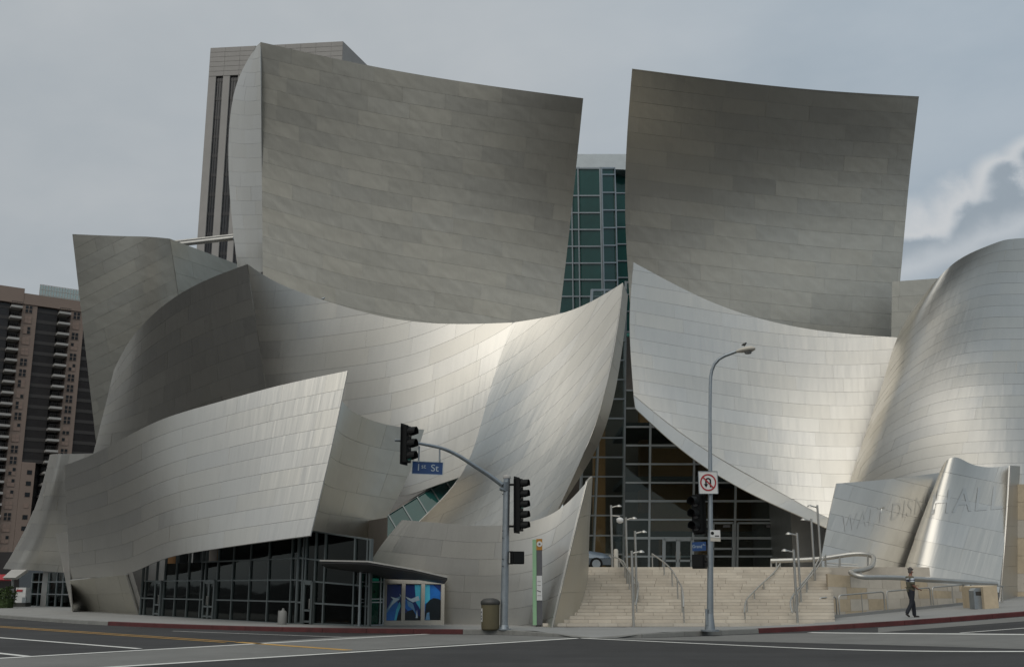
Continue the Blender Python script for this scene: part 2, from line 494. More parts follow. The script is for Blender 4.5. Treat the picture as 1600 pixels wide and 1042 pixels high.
def build_pavement():
    mb = MB(); nv = 7
    vs, fs = [], []
    for p in KL:
        for j in range(nv):
            t = [0, .02, .07, .12, .2, .5, 1][j]
            far = Vector((p.x * 1.9 if p.x < 0 else p.x * 1.5, 112, 0))
            if p.x > 20: far.x = p.x + 22
            q = p.lerp(far, t)
            f = min(1, t / 0.07)
            z = hgt(q.x) + kfac(p) * (1 - f) + WALK * f
            vs.append((q.x, q.y, z))
    for i in range(len(KL) - 1):
        for j in range(nv - 1):
            fs.append((i * nv + j, (i + 1) * nv + j, (i + 1) * nv + j + 1, i * nv + j + 1))
    mb.add(vs, fs)
    walk = tag(mb.build('pavement', M['concrete']), kind='structure')
    # kerb stones, one by one
    k = 0
    for i in range(0, len(KL) - 1, 2):
        a, b = KL[i], KL[min(i + 2, len(KL) - 1)]
        x = (kpx(a) + kpx(b)) / 2
        if x < -60 or x > 1660: continue
        ta, tb = kfac(a), kfac(b)
        if max(ta, tb) < 0.03: continue
        red = (185 < x < 700) or x > 1215
        d = (b - a).normalized(); out = Vector((d.y, -d.x, 0)) * 0.03
        if out.y > 0: out = -out
        ins = -out * 5.5
        a2, b2 = a + d * 0.006, b - d * 0.006
        def ring(p, h):
            z = hgt(p.x)
            return [Vector((p.x, p.y, z)) + out + Vector((0, 0, -0.05)), Vector((p.x, p.y, z)) + out * .7 + Vector((0, 0, h + .006 - .02)),
                    Vector((p.x, p.y, z)) + out * .2 + Vector((0, 0, h + .006)), Vector((p.x, p.y, z)) + ins + Vector((0, 0, h + .006)), Vector((p.x, p.y, z)) + ins + Vector((0, 0, -0.05))]
        r1, r2 = ring(a2, ta), ring(b2, tb)
        m2 = MB().add(r1 + r2, [(i2, (i2 + 1) % 5, 5 + (i2 + 1) % 5, 5 + i2) for i2 in range(5)] + [(4, 3, 2, 1, 0), (5, 6, 7, 8, 9)])
        m2.build('kerb_stone', M['kerb_red'] if red else M['kerb'], walk)

def sheet(name, pix, m, dz, sub=60):
    """a flat sheet on the street between an upper and a lower pixel line"""
    up, lo = pix
    a = catmull(up, sub); b = catmull(lo, sub)
    vs, fs = [], []
    for i in range(sub):
        vs += [G(*a[i], dz), G(*b[i], dz)]
    for i in range(sub - 1): fs.append((2 * i, 2 * i + 1, 2 * i + 3, 2 * i + 2))
    return tag(MB().add(vs, fs).build(name, m), kind='structure')

def stripe(name, p0, p1, w, m, dz=0.008):
    a, b = G(*p0), G(*p1)
    d = (b - a); d.z = 0; d.normalize()
    s = Vector((-d.y, d.x, 0)) * w / 2
    vs, fs = [], []
    for i in range(61):
        q = a.lerp(b, i / 60)
        for e in (s, -s):
            z = q + e
            vs.append((z.x, z.y, hgt(z.x) + dz))
    for i in range(60): fs.append((2 * i, 2 * i + 1, 2 * i + 3, 2 * i + 2))
    return tag(MB().add(vs, fs).build(name, m), kind='structure')

def build_markings():
    sheet('crosswalk', [[(-150, 1036), (0, 1028.5), (300, 1011), (668, 990.5), (700, 990.6), (850, 993.6), (905, 996.2)],
                        [(-150, 1058), (180, 1042), (330, 1032), (565, 1015.5), (700, 1007), (800, 1001.5), (905, 997)]], M['worn'], 0.004)
    sheet('crosswalk', [[(905, 996.2), (1010, 996), (1110, 993), (1240, 989), (1330, 988), (1450, 988.5), (1600, 990), (1720, 992)],
                        [(905, 997), (960, 998), (1100, 1000.5), (1300, 1005), (1450, 1009), (1600, 1013.5), (1720, 1017)]], M['worn'], 0.004)
    sheet('gutter', [[(1372, 980), (1500, 971), (1600, 963), (1700, 956)], [(1372, 987.6), (1500, 977.5), (1600, 970), (1700, 963)]], M['worn'], 0.004)
    stripe('road_marking', (-120, 1035), (668, 990.3), .26, M['white'])
    stripe('road_marking', (150, 1043.5), (905, 996.6), .26, M['white'])
    stripe('road_marking', (905, 996.6), (1720, 1017.5), .24, M['white'])
    stripe('road_marking', (1265, 987.8), (1720, 992), .3, M['white'])
    stripe('road_marking', (1500, 988.6), (1720, 972), .16, M['white'])
    stripe('road_marking', (-150, 984), (218, 1013.2), .2, M['white'])
    stripe('road_marking', (-60, 1014), (42, 1025), .2, M['white'])
    stripe('road_marking', (270, 985.6), (560, 996), .1, M['white'])
    stripe('road_marking', (-120, 970), (368, 1002.4), .13, M['yellow'])
    stripe('road_marking', (-120, 971.5), (352, 1003.4), .13, M['yellow'])
    stripe('road_marking', (372, 1003), (545, 1015.5), .3, M['yellow'])
build_ground(); build_pavement(); build_markings()

# ---------------------------------------------------------------- the concert hall
hall = thing('concert_hall', G(800, 940, WALK), 'sprawling concert hall of curved brushed steel sails above the stone stairs', 'building')

def normalize(a): return a / (np.linalg.norm(a, axis=-1, keepdims=True) + 1e-12)

def ray_points(g):
    u = (g[..., 0] - CX) / FPX; v = -(g[..., 1] - CY) / FPX
    d = np.stack([u, math.cos(PITCH) - v * math.sin(PITCH), math.sin(PITCH) + v * math.cos(PITCH)], -1)
    k = g[..., 2] / d[..., 1]
    p = d * k[..., None]; p[..., 2] += EYE
    return p

def patch(curves, nu, nv, xpos=None):
    cs = [catmull(c, nv + 1) for c in curves]
    a = np.array(cs)                       # curve, t, 3
    if xpos is None:
        mid = a[:, nv // 2, :2]
        xpos = np.concatenate([[0], np.cumsum(np.linalg.norm(np.diff(mid, axis=0), axis=1))]); xpos /= xpos[-1]
    sv = np.linspace(0, 1, nu + 1)
    g = np.zeros((nu + 1, nv + 1, 3))
    for j in range(nv + 1): g[:, j] = spline(np.array(xpos), a[:, j], sv)
    return g

def clip(poly, f, keep_above):
    out = []
    n = len(poly)
    for i in range(n):
        a, b = poly[i], poly[(i + 1) % n]
        fa, fb = f(a), f(b)
        if not keep_above: fa, fb = -fa, -fb
        if fa >= 0: out.append(a)
        if (fa >= 0) != (fb >= 0):
            k = fa / (fa - fb)
            out.append(a + (b - a) * k)
    return out

SURF = {}
def sail(name, curves, rows, cols, m, nu=30, nv=26, wf=None, cf=None, seed=1, thick=0.03, tilt=0.3, gap=0.011, flip=False, label=None, xpos=None, stag=1.0, part='curved_wall'):
    g = patch(curves, nu, nv, xpos)
    S = ray_points(g)
    du = np.gradient(S, axis=0); dv = np.gradient(S, axis=1)
    N = normalize(np.cross(dv, du))
    view = S - np.array([0, 0, EYE])
    sgn = np.sign(-(N * view).sum(-1).mean()) * (-1 if flip else 1)
    N = N * sgn
    sl = np.linspace(0, 1, nu + 1)[:, None] + np.zeros((1, nv + 1))
    tl = np.linspace(0, 1, nv + 1)[None, :] + np.zeros((nu + 1, 1))
    W = tl * rows if wf is None else wf(g[..., 0], g[..., 1], sl, tl)
    C = sl * cols if cf is None else cf(g[..., 0], g[..., 1], sl, tl)
    # metric scale of one row and one column, for even joints and for the grain of the metal
    lu = np.linalg.norm(np.diff(S, axis=0), axis=-1).sum(0).mean(); lv = np.linalg.norm(np.diff(S, axis=1), axis=-1).sum(1).mean()
    wspan = max(1e-6, (W.max(1) - W.min(1)).mean()); cspan = max(1e-6, (C.max(0) - C.min(0)).mean())
    rowm, colm = lv / wspan, lu / cspan
    SURF[label or name] = (g, S, N)
    shell = MB()
    n1 = nv + 1
    fr, bk = S - N * 0.028, S - N * (0.028 + thick)
    vs = [tuple(p) for p in fr.reshape(-1, 3)] + [tuple(p) for p in bk.reshape(-1, 3)]
    off = (nu + 1) * n1
    fs = []
    for i in range(nu):
        for j in range(nv):
            q = (i * n1 + j, i * n1 + j + 1, (i + 1) * n1 + j + 1, (i + 1) * n1 + j)
            fs.append(q); fs.append(tuple(off + k for k in reversed(q)))
    ringi = [i * n1 for i in range(nu + 1)] + [nu * n1 + j for j in range(1, nv + 1)] + [i * n1 + nv for i in range(nu - 1, -1, -1)] + [j for j in range(nv - 1, 0, -1)]
    for a, b in zip(ringi, ringi[1:] + ringi[:1]): fs.append((a, b, off + b, off + a))
    shell.add(vs, fs, False)
    o = shell.build(part, M['backing'], hall)
    if label: o['label'] = label
    # panels
    rng = random.Random(seed)
    V = np.concatenate([S, N, W[..., None], C[..., None]], -1)      # 3 + 3 + 1 + 1
    cells = {}
    offs = {}
    gw, gc = gap / rowm / 2, gap * .4 / colm / 2
    for i in range(nu):
        for j in range(nv):
            quad = (V[i, j], V[i, j + 1], V[i + 1, j + 1], V[i + 1, j])
            for tri in ((quad[0], quad[1], quad[2]), (quad[0], quad[2], quad[3])):
                w0 = min(p[6] for p in tri); w1 = max(p[6] for p in tri)
                for k in range(math.floor(w0 + gw), math.floor(w1 - gw) + 1):
                    pl = list(tri)
                    if w0 < k + gw: pl = clip(pl, lambda p: p[6] - k - gw, True)
                    if len(pl) > 2 and w1 > k + 1 - gw: pl = clip(pl, lambda p: p[6] - k - 1 + gw, False)
                    if len(pl) < 3: continue
                    if k not in offs: offs[k] = rng.random() * stag
                    of = offs[k]
                    c0 = min(p[7] for p in pl) + of; c1 = max(p[7] for p in pl) + of
                    for cc in range(math.floor(c0 + gc), math.floor(c1 - gc) + 1):
                        p2 = pl
                        if c0 < cc + gc: p2 = clip(p2, lambda p: p[7] + of - cc - gc, True)
                        if len(p2) > 2 and c1 > cc + 1 - gc: p2 = clip(p2, lambda p: p[7] + of - cc - 1 + gc, False)
                        if len(p2) > 2: cells.setdefault((k, cc), []).append(p2)
    base = ORG[hall.name]
    ta = math.tan(R(tilt))
    for (k, cc), polys in sorted(cells.items()):
        idx, verts, nors, uvs, faces = {}, [], [], [], []
        for pl in polys:
            f = []
            for p in pl:
                key = (round(p[0], 3), round(p[1], 3), round(p[2], 3))
                if key not in idx:
                    idx[key] = len(verts); verts.append(np.array(p[:3])); nors.append(normalize(np.array(p[3:6]))); uvs.append((p[7] * colm, -p[6] * rowm))
                if not f or idx[key] != f[-1]: f.append(idx[key])
            if len(f) > 2 and f[0] == f[-1]: f.pop()
            if len(set(f)) == len(f) and len(f) > 2: faces.append(f)
        if not faces: continue
        v = np.array(verts); cen = v.mean(0)
        size = v.max(0) - v.min(0)
        if np.linalg.norm(size) < 0.25: continue
        tv = np.array([rng.gauss(0, ta) for _ in range(3)])
        nm = normalize(np.array(nors) + tv)
        nmean = normalize(np.array(nors).mean(0))
        tp = tv - nmean * tv.dot(nmean)
        v = v - np.outer((v - cen) @ tp, nmean) * 0.5
        # orientation
        area = sum((np.cross(v[f[i]] - v[f[0]], v[f[i + 1]] - v[f[0]]) for f in faces for i in range(1, len(f) - 1)), np.zeros(3))
        if area.dot(nmean) < 0: faces = [f[::-1] for f in faces]
        ed = {}
        for f in faces:
            for a, b in zip(f, f[1:] + f[:1]):
                if (b, a) in ed: del ed[(b, a)]
                else: ed[(a, b)] = 1
        nf = len(v); vl = [tuple(p) for p in v]; nl = [tuple(q) for q in nm]
        fl = list(faces); us = list(uvs)
        for a, b in ed:
            q = len(vl)
            A, B = v[a], v[b]
            out = np.cross(B - A, nmean); out = out / (np.linalg.norm(out) + 1e-9)
            vl += [tuple(A), tuple(B), tuple(B - nmean * .024), tuple(A - nmean * .024)]
            nl += [tuple(out)] * 4; us += [uvs[a], uvs[b], uvs[b], uvs[a]]
            fl.append([q + 1, q, q + 3, q + 2])
        me = bpy.data.meshes.new('panel')
        me.from_pydata([(p[0] - base.x, p[1] - base.y, p[2] - base.z) for p in vl], [], fl)
        me.shade_smooth()
        lay = me.uv_layers.new(name='UVMap')
        li = np.zeros(len(me.loops), np.int32); me.loops.foreach_get('vertex_index', li)
        lay.data.foreach_set('uv', np.array(us, np.float32)[li].ravel())
        me.materials.append(m)
        me.normals_split_custom_set_from_vertices(nl)
        link('panel', me, o)
    return o

def lerp_table(x, xs, ys): return np.interp(x, xs, ys)

# upper sails, leaning out over the stairs and the street
sail('main', [[(407, 66, 58.6), (409, 250, 60.9), (411, 474, 62.6)],
              [(568, 101, 59.2), (566, 310, 61.5), (565, 520, 63.0)],
              [(763, 134, 59.2), (752, 340, 61.7), (740, 550, 63.0)],
              [(911, 154, 57.8), (893, 330, 61.3), (864, 578, 63.0)]], 17.5, 7.6, M['steel_wavy'], seed=3, tilt=0.3,
     label='tall blank sail with a straight top sloping down to the right')
sail('main_side', [[(400, 73, 59.4), (372, 125, 63), (359, 190, 65), (357, 260, 65.5), (362, 340, 65), (372, 425, 64.2)],
                   [(402, 71, 59.2), (389, 135, 60.8), (383, 205, 62.4), (382, 270, 63.2), (385, 340, 63.5), (392, 425, 63.2)],
                   [(406.5, 67, 58.65), (407.5, 135, 59.2), (408.3, 205, 60.2), (409, 270, 61.1), (410, 340, 61.7), (411, 425, 62.4)]],
     16, 2.2, M['steel'], nu=16, seed=4, label='narrow rounded return on the left of the tall sail')
sail('right_upper', [[(988, 108, 58.0), (979, 230, 61.4), (977, 330, 63.2), (984, 470, 64.6), (992, 600, 65)],
                     [(1140, 127, 59.4), (1132, 260, 62.2), (1130, 370, 63.6), (1134, 500, 64.4), (1138, 610, 65)],
                     [(1290, 142, 60.6), (1280, 270, 62.8), (1275, 380, 63.8), (1272, 510, 64.4), (1270, 600, 65)],
                     [(1436, 151, 61.2), (1421, 280, 63), (1410, 400, 63.9), (1397, 540, 64.6), (1390, 610, 65)]],
     19.6, 6.6, M['steel_wavy'], seed=5, tilt=0.3, wf=lambda x, y, s, t: (y - 108 - np.interp(x, [970, 1140, 1290, 1440], [0, 21, 37, 47])) / 24.2 + .0,
     label='tall sail on the right with a gently sagging top edge')
sail('link', [[(1394, 440, 62.3), (1392, 560, 62.8)], [(1475, 434, 60), (1475, 560, 60.5)]], 5, 1.4, M['steel_wavy'], nu=8, nv=8, seed=6)
# left block
sail('left_block', [[(113, 366, 66), (126, 480, 67.5), (150, 690, 70)],
                    [(190, 369, 64.6), (197, 500, 66), (206, 690, 68.5)],
                    [(245, 371, 63.9), (256, 460, 65), (268, 600, 66.8)],
                    [(265, 373, 64.2), (278, 460, 65.4), (292, 600, 67)]], 1, 1, M['steel_wavy'], seed=8, tilt=0.45,
     wf=lambda x, y, s, t: (y + .5 * x - 300) / 21.0, cf=lambda x, y, s, t: (x - .25 * y) / 62.0, label='leaning block with a flat top at the far left')
sail('left_block_side', [[(265.5, 373, 64.2), (278.5, 460, 65.4), (290, 560, 67)], [(374, 414, 68.5), (380, 480, 69.3), (386, 560, 70)]],
     7, 2.2, M['steel_wavy'], nu=12, nv=12, seed=9)
# dark sail left of the ridge
sail('ridge_left', [[(178, 578, 61.2), (163, 640, 62.6), (144, 715, 64.4)],
                    [(196, 543, 58.2), (188, 620, 60), (178, 722, 62.6)],
                    [(245, 486, 54.6), (243, 580, 56.9), (240, 720, 60)],
                    [(315, 441, 51.8), (322, 545, 54.2), (332, 690, 57.6)],
                    [(386, 413, 49.6), (402, 520, 51.4), (424, 660, 54)]], 9.4, 6, M['steel_streaky'], nu=32, seed=11, tilt=.25,
     label='dark sail curving away left of the pointed ridge')

def smooth_table(xs, ys):
    xx = np.linspace(xs[0], xs[-1], 120)
    yy = spline(np.array(xs, float), np.array(ys, float)[:, None], xx)[:, 0]
    return lambda x: np.interp(x, xx, yy)
Rc = smooth_table([380, 405, 541, 640, 709, 778, 844, 895, 940, 980], [0, 0, -13, -31, -57, -92, -138, -186, -238, -292])
def Wc(x, y, s, t):
    a = y - Rc(x)
    return (a - 430) / 26.0 + np.maximum(a - 740, 0) ** 2 * .00006
def Cc(x, y, s, t): return (x + .12 * y) / 66.0
CREST = [(800.5, 504, 51.3), (765.5, 610, 50.2), (716.5, 748, 48.8), (655, 815, 48.4), (600, 872, 48.2)]
CREST_UP = [tuple(p) for p in catmull(CREST, 80) if p[1] <= 748]
sail('sweep_left', [[(387, 413, 49.6), (402.5, 520, 51.4), (425, 660, 53.4), (432, 700, 53.9)],
                    [(430, 440, 50.8), (452, 550, 51.9), (480, 745, 53)],
                    [(500, 467, 51.8), (525, 590, 52.3), (545, 770, 52.9)],
                    [(600, 495, 51.9), (612, 640, 51.9), (622, 775, 51.7)],
                    [(700, 506, 51.8), (690, 630, 51.2), (670, 762, 50.2)],
                    CREST_UP], 1, 1, M['steel'], nu=40, nv=24, wf=Wc, cf=Cc, seed=12, tilt=.2,
     label='broad sagging sail that brightens towards its right fold')
sail('sweep_right', [CREST,
                     [(845, 497, 51.2), (812, 610, 50.6), (765, 735, 49.7), (722, 800, 49.4), (690, 860, 49.2)],
                     [(900, 482, 50.8), (872, 605, 50.7), (835, 715, 50.3), (800, 790, 50), (780, 850, 49.8)],
                     [(973, 442, 50.0), (963, 524, 50.2), (946, 608, 50.4), (914, 703, 50.5), (868, 803, 50.4)]], 1, 1, M['steel'], nu=30, nv=30, wf=Wc,
     cf=lambda x, y, s, t: (x + .5 * y) / 74.0, seed=13, tilt=.2, label='twisted sail rising to a sharp tip on the right')
sail('sweep_edge', [[(973.5, 442, 50.0), (970, 476, 50.08), (963, 524, 50.2), (946, 608, 50.4), (914, 703, 50.5), (891, 746, 50.47), (868, 803, 50.4)],
                    [(981, 462, 52.2), (977, 506, 52.6), (970, 560, 52.7), (957, 630, 52.7), (930, 705, 52.4), (902, 752, 51.8), (869, 804, 50.4)]],
     9, 1, M['steel'], nu=5, nv=30, seed=14, tilt=.2, stag=0, label='dark thick edge of the twisted sail')
# right lower sail
Rh = smooth_table([985, 1040, 1090, 1150, 1200, 1260, 1330, 1410], [0, 9.5, 18, 28, 34.5, 40, 42, 38])
sail('right_lower', [[(990, 410, 58.10), (984, 500, 57.70), (986, 560, 57.50), (990, 617, 57.30)],
                     [(1040, 437, 58.70), (1043, 540, 58.20), (1056, 670, 57.30)],
                     [(1110, 471, 59.30), (1118, 590, 58.70), (1130, 719, 57.50)],
                     [(1200, 501, 59.70), (1205, 640, 58.90), (1212, 765, 57.50)],
                     [(1300, 519, 59.70), (1290, 660, 58.70), (1272, 798, 57.10)],
                     [(1415, 528, 59.30), (1372, 690, 58.10), (1312, 816, 56.70)]], 1, 1, M['steel'], nu=36, nv=26,
     wf=lambda x, y, s, t: (y - Rh(x) - 400) / 21.3, cf=lambda x, y, s, t: (x - .06 * y) / 74.0, seed=15, tilt=.25, label='pale sail hanging over the glass entrance')
sail('right_hem', [[(990, 616.5, 57.34), (993, 638, 56.9)], [(1056, 669.5, 57.34), (1050, 690, 56.9)], [(1130, 718.5, 57.54), (1112, 736, 57)],
                   [(1212, 764.5, 57.54), (1190, 779, 57)], [(1272, 797.5, 57.14), (1250, 806, 56.6)], [(1312, 815.5, 56.74), (1294, 826, 56.3)]], 1, 6, M['steel'], nu=40, nv=3, seed=16, tilt=.2,
     label='pale folded hem along the bottom of the hanging sail')
# far right rolled sail
sail('right_roll', [[(1420, 492, 55.70), (1401, 530, 56.23), (1382, 590, 56.67), (1355, 670, 57.10), (1329, 749, 57.43), (1306, 828, 57.87), (1294, 880, 58.30)],
                    [(1446, 458, 53.30), (1427, 495, 53.50), (1410, 550, 54.20), (1383, 625, 54.80), (1357, 699, 55.40), (1333, 773, 56.00), (1316, 830, 56.60)],
                    [(1490, 412, 52.1), (1472, 452, 52.4), (1455, 505, 52.77), (1426, 588, 53.40), (1397, 663, 54.03), (1371, 738, 54.67), (1352, 800, 55.30)],
                    [(1540, 386, 52.5), (1517, 432, 52.45), (1502, 480, 52.44), (1477, 555, 52.70), (1453, 632, 52.96), (1429, 707, 53.24), (1412, 776, 53.60)],
                    [(1600, 372, 54.3), (1599, 423, 53.9), (1598, 470, 53.5), (1598, 540, 53.0), (1598, 613, 52.45), (1598, 686, 51.9), (1598, 758, 51.4)],
                    [(1720, 366, 55.40), (1720, 418, 55.10), (1720, 466, 54.80), (1720, 536, 54.40), (1720, 610, 54.00), (1720, 683, 53.60), (1720, 756, 53.20)]],
     22, 5.5, M['steel'], nu=40, nv=30, seed=17, tilt=.3, label='large rolled sail at the far right')
# low sails at the right
sail('low_right', [[(1307, 755, 49.6), (1297, 800, 49.3), (1285, 862, 48.8), (1276, 915, 48.4)],
                   [(1390, 748, 50.2), (1378, 810, 49.8), (1352, 915, 49)],
                   [(1472, 738, 51), (1449, 800, 50.4), (1407, 918, 49.6)]], 1, 1, M['steel_streaky'], nu=24, nv=18,
     wf=lambda x, y, s, t: (y - .24 * (x - 1307) - 700) / 26.0, cf=lambda x, y, s, t: (x + .4 * y) / 66.0, seed=18, tilt=.5, label='low warped sail with ghosted lettering beside the stairs')
sail('low_right_roll', [[(1466, 744, 50.6), (1444, 800, 50), (1402, 918, 49.2)],
                        [(1471, 731, 49.4), (1449, 790, 48.9), (1406, 918, 48)],
                        [(1479, 719.5, 48.9), (1456, 785, 48.3), (1415, 918, 47.2)],
                        [(1512, 722, 49.2), (1492, 800, 48), (1458, 925, 46.5)],
                        [(1577, 727, 49.9), (1573, 800, 48.7), (1561, 925, 47)]], 1, 1, M['steel_streaky'], nu=30, nv=18,
     wf=lambda x, y, s, t: (y - .2 * (x - 1480) - 700) / 38.0, cf=lambda x, y, s, t: (x + .3 * y) / 72.0, seed=19, tilt=.5, label='low rolled sail with ghosted lettering at the right end')
sail('low_return', [[(1578, 727, 49.4), (1574, 800, 48.5), (1562, 948, 47.1)], [(1597, 728, 52), (1594, 830, 51.6), (1590, 946, 51)]], 7, 1, M['steel'], nu=6, nv=16, seed=20, tilt=.2,
     label='dark return face beside the low rolled sail')
# far left low sails
sail('far_left', [[(78, 710, 72), (62, 770, 73), (40, 825, 75), (5, 888, 77)],
                  [(84, 709, 69), (70, 770, 70), (52, 825, 72), (20, 889, 74.2)],
                  [(100, 709, 66.8), (90, 770, 68), (78, 830, 70), (55, 891, 72.4)],
                  [(150, 708, 63.4), (140, 770, 64.8), (130, 830, 67), (118, 896, 69.6)]], 8.5, 3.5, M['steel_streaky'], nu=24, seed=21, tilt=.5,
     label='flared low sail at the far left corner')
# bright corner sail
sail('corner', [[(100, 727, 55.4), (105, 820, 57.6), (109, 906, 59.4)],
                [(148, 708, 51.6), (152, 810, 53.6), (155, 901, 55.6)],
                [(199, 681, 48.4), (199, 790, 49.9), (199, 896, 51.6)],
                [(258, 653, 46.0), (256, 760, 46.2), (250, 875, 46.8)],
                [(330, 631, 44.6), (320, 745, 43.8), (312, 861, 43.3)],
                [(425, 605, 43.4), (405, 730, 41.9), (385, 850, 40.7)],
                [(543, 579, 42.2), (515, 710, 40.4), (484.5, 836.5, 38.7)]], 9, 6.5, M['steel_streaky'], nu=46, nv=24, seed=22, tilt=.2,
     label='bright sail curling round the street corner over the glass front')
def Gy(px, py): return G(px, py, WALK).y
sail('corner_base', [[(109.5, 906.5, 58.7), (112, 955, Gy(112, 953))], [(199, 897, 53.1), (219, 962, Gy(219, 960))]], 2.2, 2.5, M['steel_wavy'], nu=10, nv=8, seed=23,
     label='battered steel base block under the curling sail')
sail('corner_base_side', [[(198.5, 897, 53.2), (217.5, 962, Gy(219, 960))], [(207, 893, 57), (226, 958, 54)]], 2.2, 1, M['steel'], nu=4, nv=8, seed=24)
sail('far_left_return', [[(87, 833, 66), (100, 895, 65.5), (112, 955, 61.5)], [(105, 830, 58.8), (109, 906, 59.1), (113, 956, 59.6)]], 4, 1, M['steel'], nu=6, nv=12, seed=25)
sail('corner_return', [[(524, 610, 42.8), (500, 730, 41.9), (474, 837, 41)],
                       [(541, 634, 43.2), (516, 740, 42.6), (492, 841, 42)],
                       [(565, 650, 44.2), (540, 748, 43.7), (515, 843, 43.1)],
                       [(600, 662, 45.4), (575, 752, 45), (545, 845, 44.4)],
                       [(663, 671, 46.6), (634, 752, 46.3), (580, 848, 45.6)]], 5, 3.6, M['steel_wavy'], nu=24, nv=20, seed=26, tilt=.6,
     label='beige return face right of the bright corner sail')
# low front sail at the crossing
sail('front', [[(628, 812, 40.6), (580, 876, 40.9), (545, 990, 41.2)],
               [(700, 818, 40.3), (688, 890, 40.5), (678, 990, 40.8)],
               [(800, 819, 39.7), (790, 890, 39.8), (780, 994, 40)],
               [(868, 799, 39.2), (845, 890, 39.1), (824, 992, 39.2)],
               [(917, 752, 38.8), (893, 850, 38.4), (861, 984, 38.0)]], 6.6, 3.8, M['steel'], nu=36, nv=20, seed=27, tilt=.2, wf=None,
     label='low front sail dipping to the crossing behind the signal pole')
sail('front_side', [[(917.5, 752, 38.8), (893.5, 850, 38.4), (862, 984, 38.0)],
                    [(921, 748, 39.8), (906, 845, 39.6), (890, 984, 39)],
                    [(924, 745, 40.8), (916, 840, 41.2), (910, 984, 41)],
                    [(926, 744, 42.6), (921, 840, 43.4), (917, 984, 43.6)]], 4, 1, M['steel_wavy'], nu=18, nv=14, seed=28, tilt=.3, label='smooth rounded side of the low front sail by the steps')

# ---------------------------------------------------------------- glass fronts of the hall
def proj(p):
    c, s = math.cos(PITCH), math.sin(PITCH)
    x, y, z = p[0], p[1], p[2] - EYE
    d = y * c + z * s
    return CX + FPX * x / d, CY - FPX * (z * c - y * s) / d

def ufrac(A, B, px):
    lo, hi = 0.0, 1.0
    for _ in range(40):
        m = (lo + hi) / 2
        if proj(A.lerp(B, m))[0] < px: lo = m
        else: hi = m
    return lo

def gwall(label, BL, BR, TL, TR, us, vs, glass, mw=0.07, keep=None, md=0.12, thick=None, fm='frame'):
    """a glazed wall: every pane, post and rail is its own piece"""
    BL, BR, TL, TR = map(Vector, (BL, BR, TL, TR))
    nrm = (BR - BL).cross(TL - BL).normalized()
    if nrm.y > 0: nrm = -nrm
    def at(u, v): return BL.lerp(BR, u).lerp(TL.lerp(TR, u), v)
    fr = MB()
    ring = [at(0, 0), at(1, 0), at(1, 1), at(0, 1)]; cc = sum(ring, Vector()) / 4
    inn_ = [p + (cc - p).normalized() * mw * 1.2 for p in ring]
    o_ = nrm * (md * .45)
    fr.add([p + o_ for p in ring] + [p + o_ for p in inn_] + [p - o_ for p in ring] + [p - o_ for p in inn_], [(a, (a + 1) % 4, 4 + (a + 1) % 4, 4 + a) for a in range(4)] + [(8 + (a + 1) % 4, 8 + a, 12 + a, 12 + (a + 1) % 4) for a in range(4)] + [((a + 1) % 4, a, 8 + a, 8 + (a + 1) % 4) for a in range(4)] + [(4 + a, 4 + (a + 1) % 4, 12 + (a + 1) % 4, 12 + a) for a in range(4)])
    wall = fr.build('glass_wall', M[fm], hall)
    wall['label'] = label
    for i in range(len(us) - 1):
        for j in range(len(vs) - 1):
            uc, vc = (us[i] + us[i + 1]) / 2, (vs[j] + vs[j + 1]) / 2
            if keep and not keep(*proj(at(uc, vc)), i, j): continue
            e = 0.012
            q = [at(us[i], vs[j]), at(us[i + 1], vs[j]), at(us[i + 1], vs[j + 1]), at(us[i], vs[j + 1])]
            c = (q[0] + q[1] + q[2] + q[3]) / 4
            q = [p + (c - p).normalized() * mw * .35 + nrm * 0.0 for p in q]
            tip = Vector([random.gauss(0, .004) for _ in range(3)])
            q = [p + nrm * tip.dot(p - c) for p in q]
            MB().hexa(q, -nrm * 0.02).build('pane', glass, wall)
    big = thick or {}
    for i, u in enumerate(us):
        MB().bar(at(u, 0) + nrm * .003, at(u, 1) + nrm * .003, mw * big.get(('u', i), 1), md, nrm).build('mullion', M[fm], wall)
    for j, v in enumerate(vs[1:-1], 1):
        for i in range(len(us) - 1):
            if keep and not (keep(*proj(at((us[i] + us[i + 1]) / 2, v)), i, j)): continue
            MB().bar(at(us[i], v), at(us[i + 1], v), mw * .85 * big.get(('v', j), 1), md * .9, nrm).build('transom', M[fm], wall)
    return wall, at, nrm

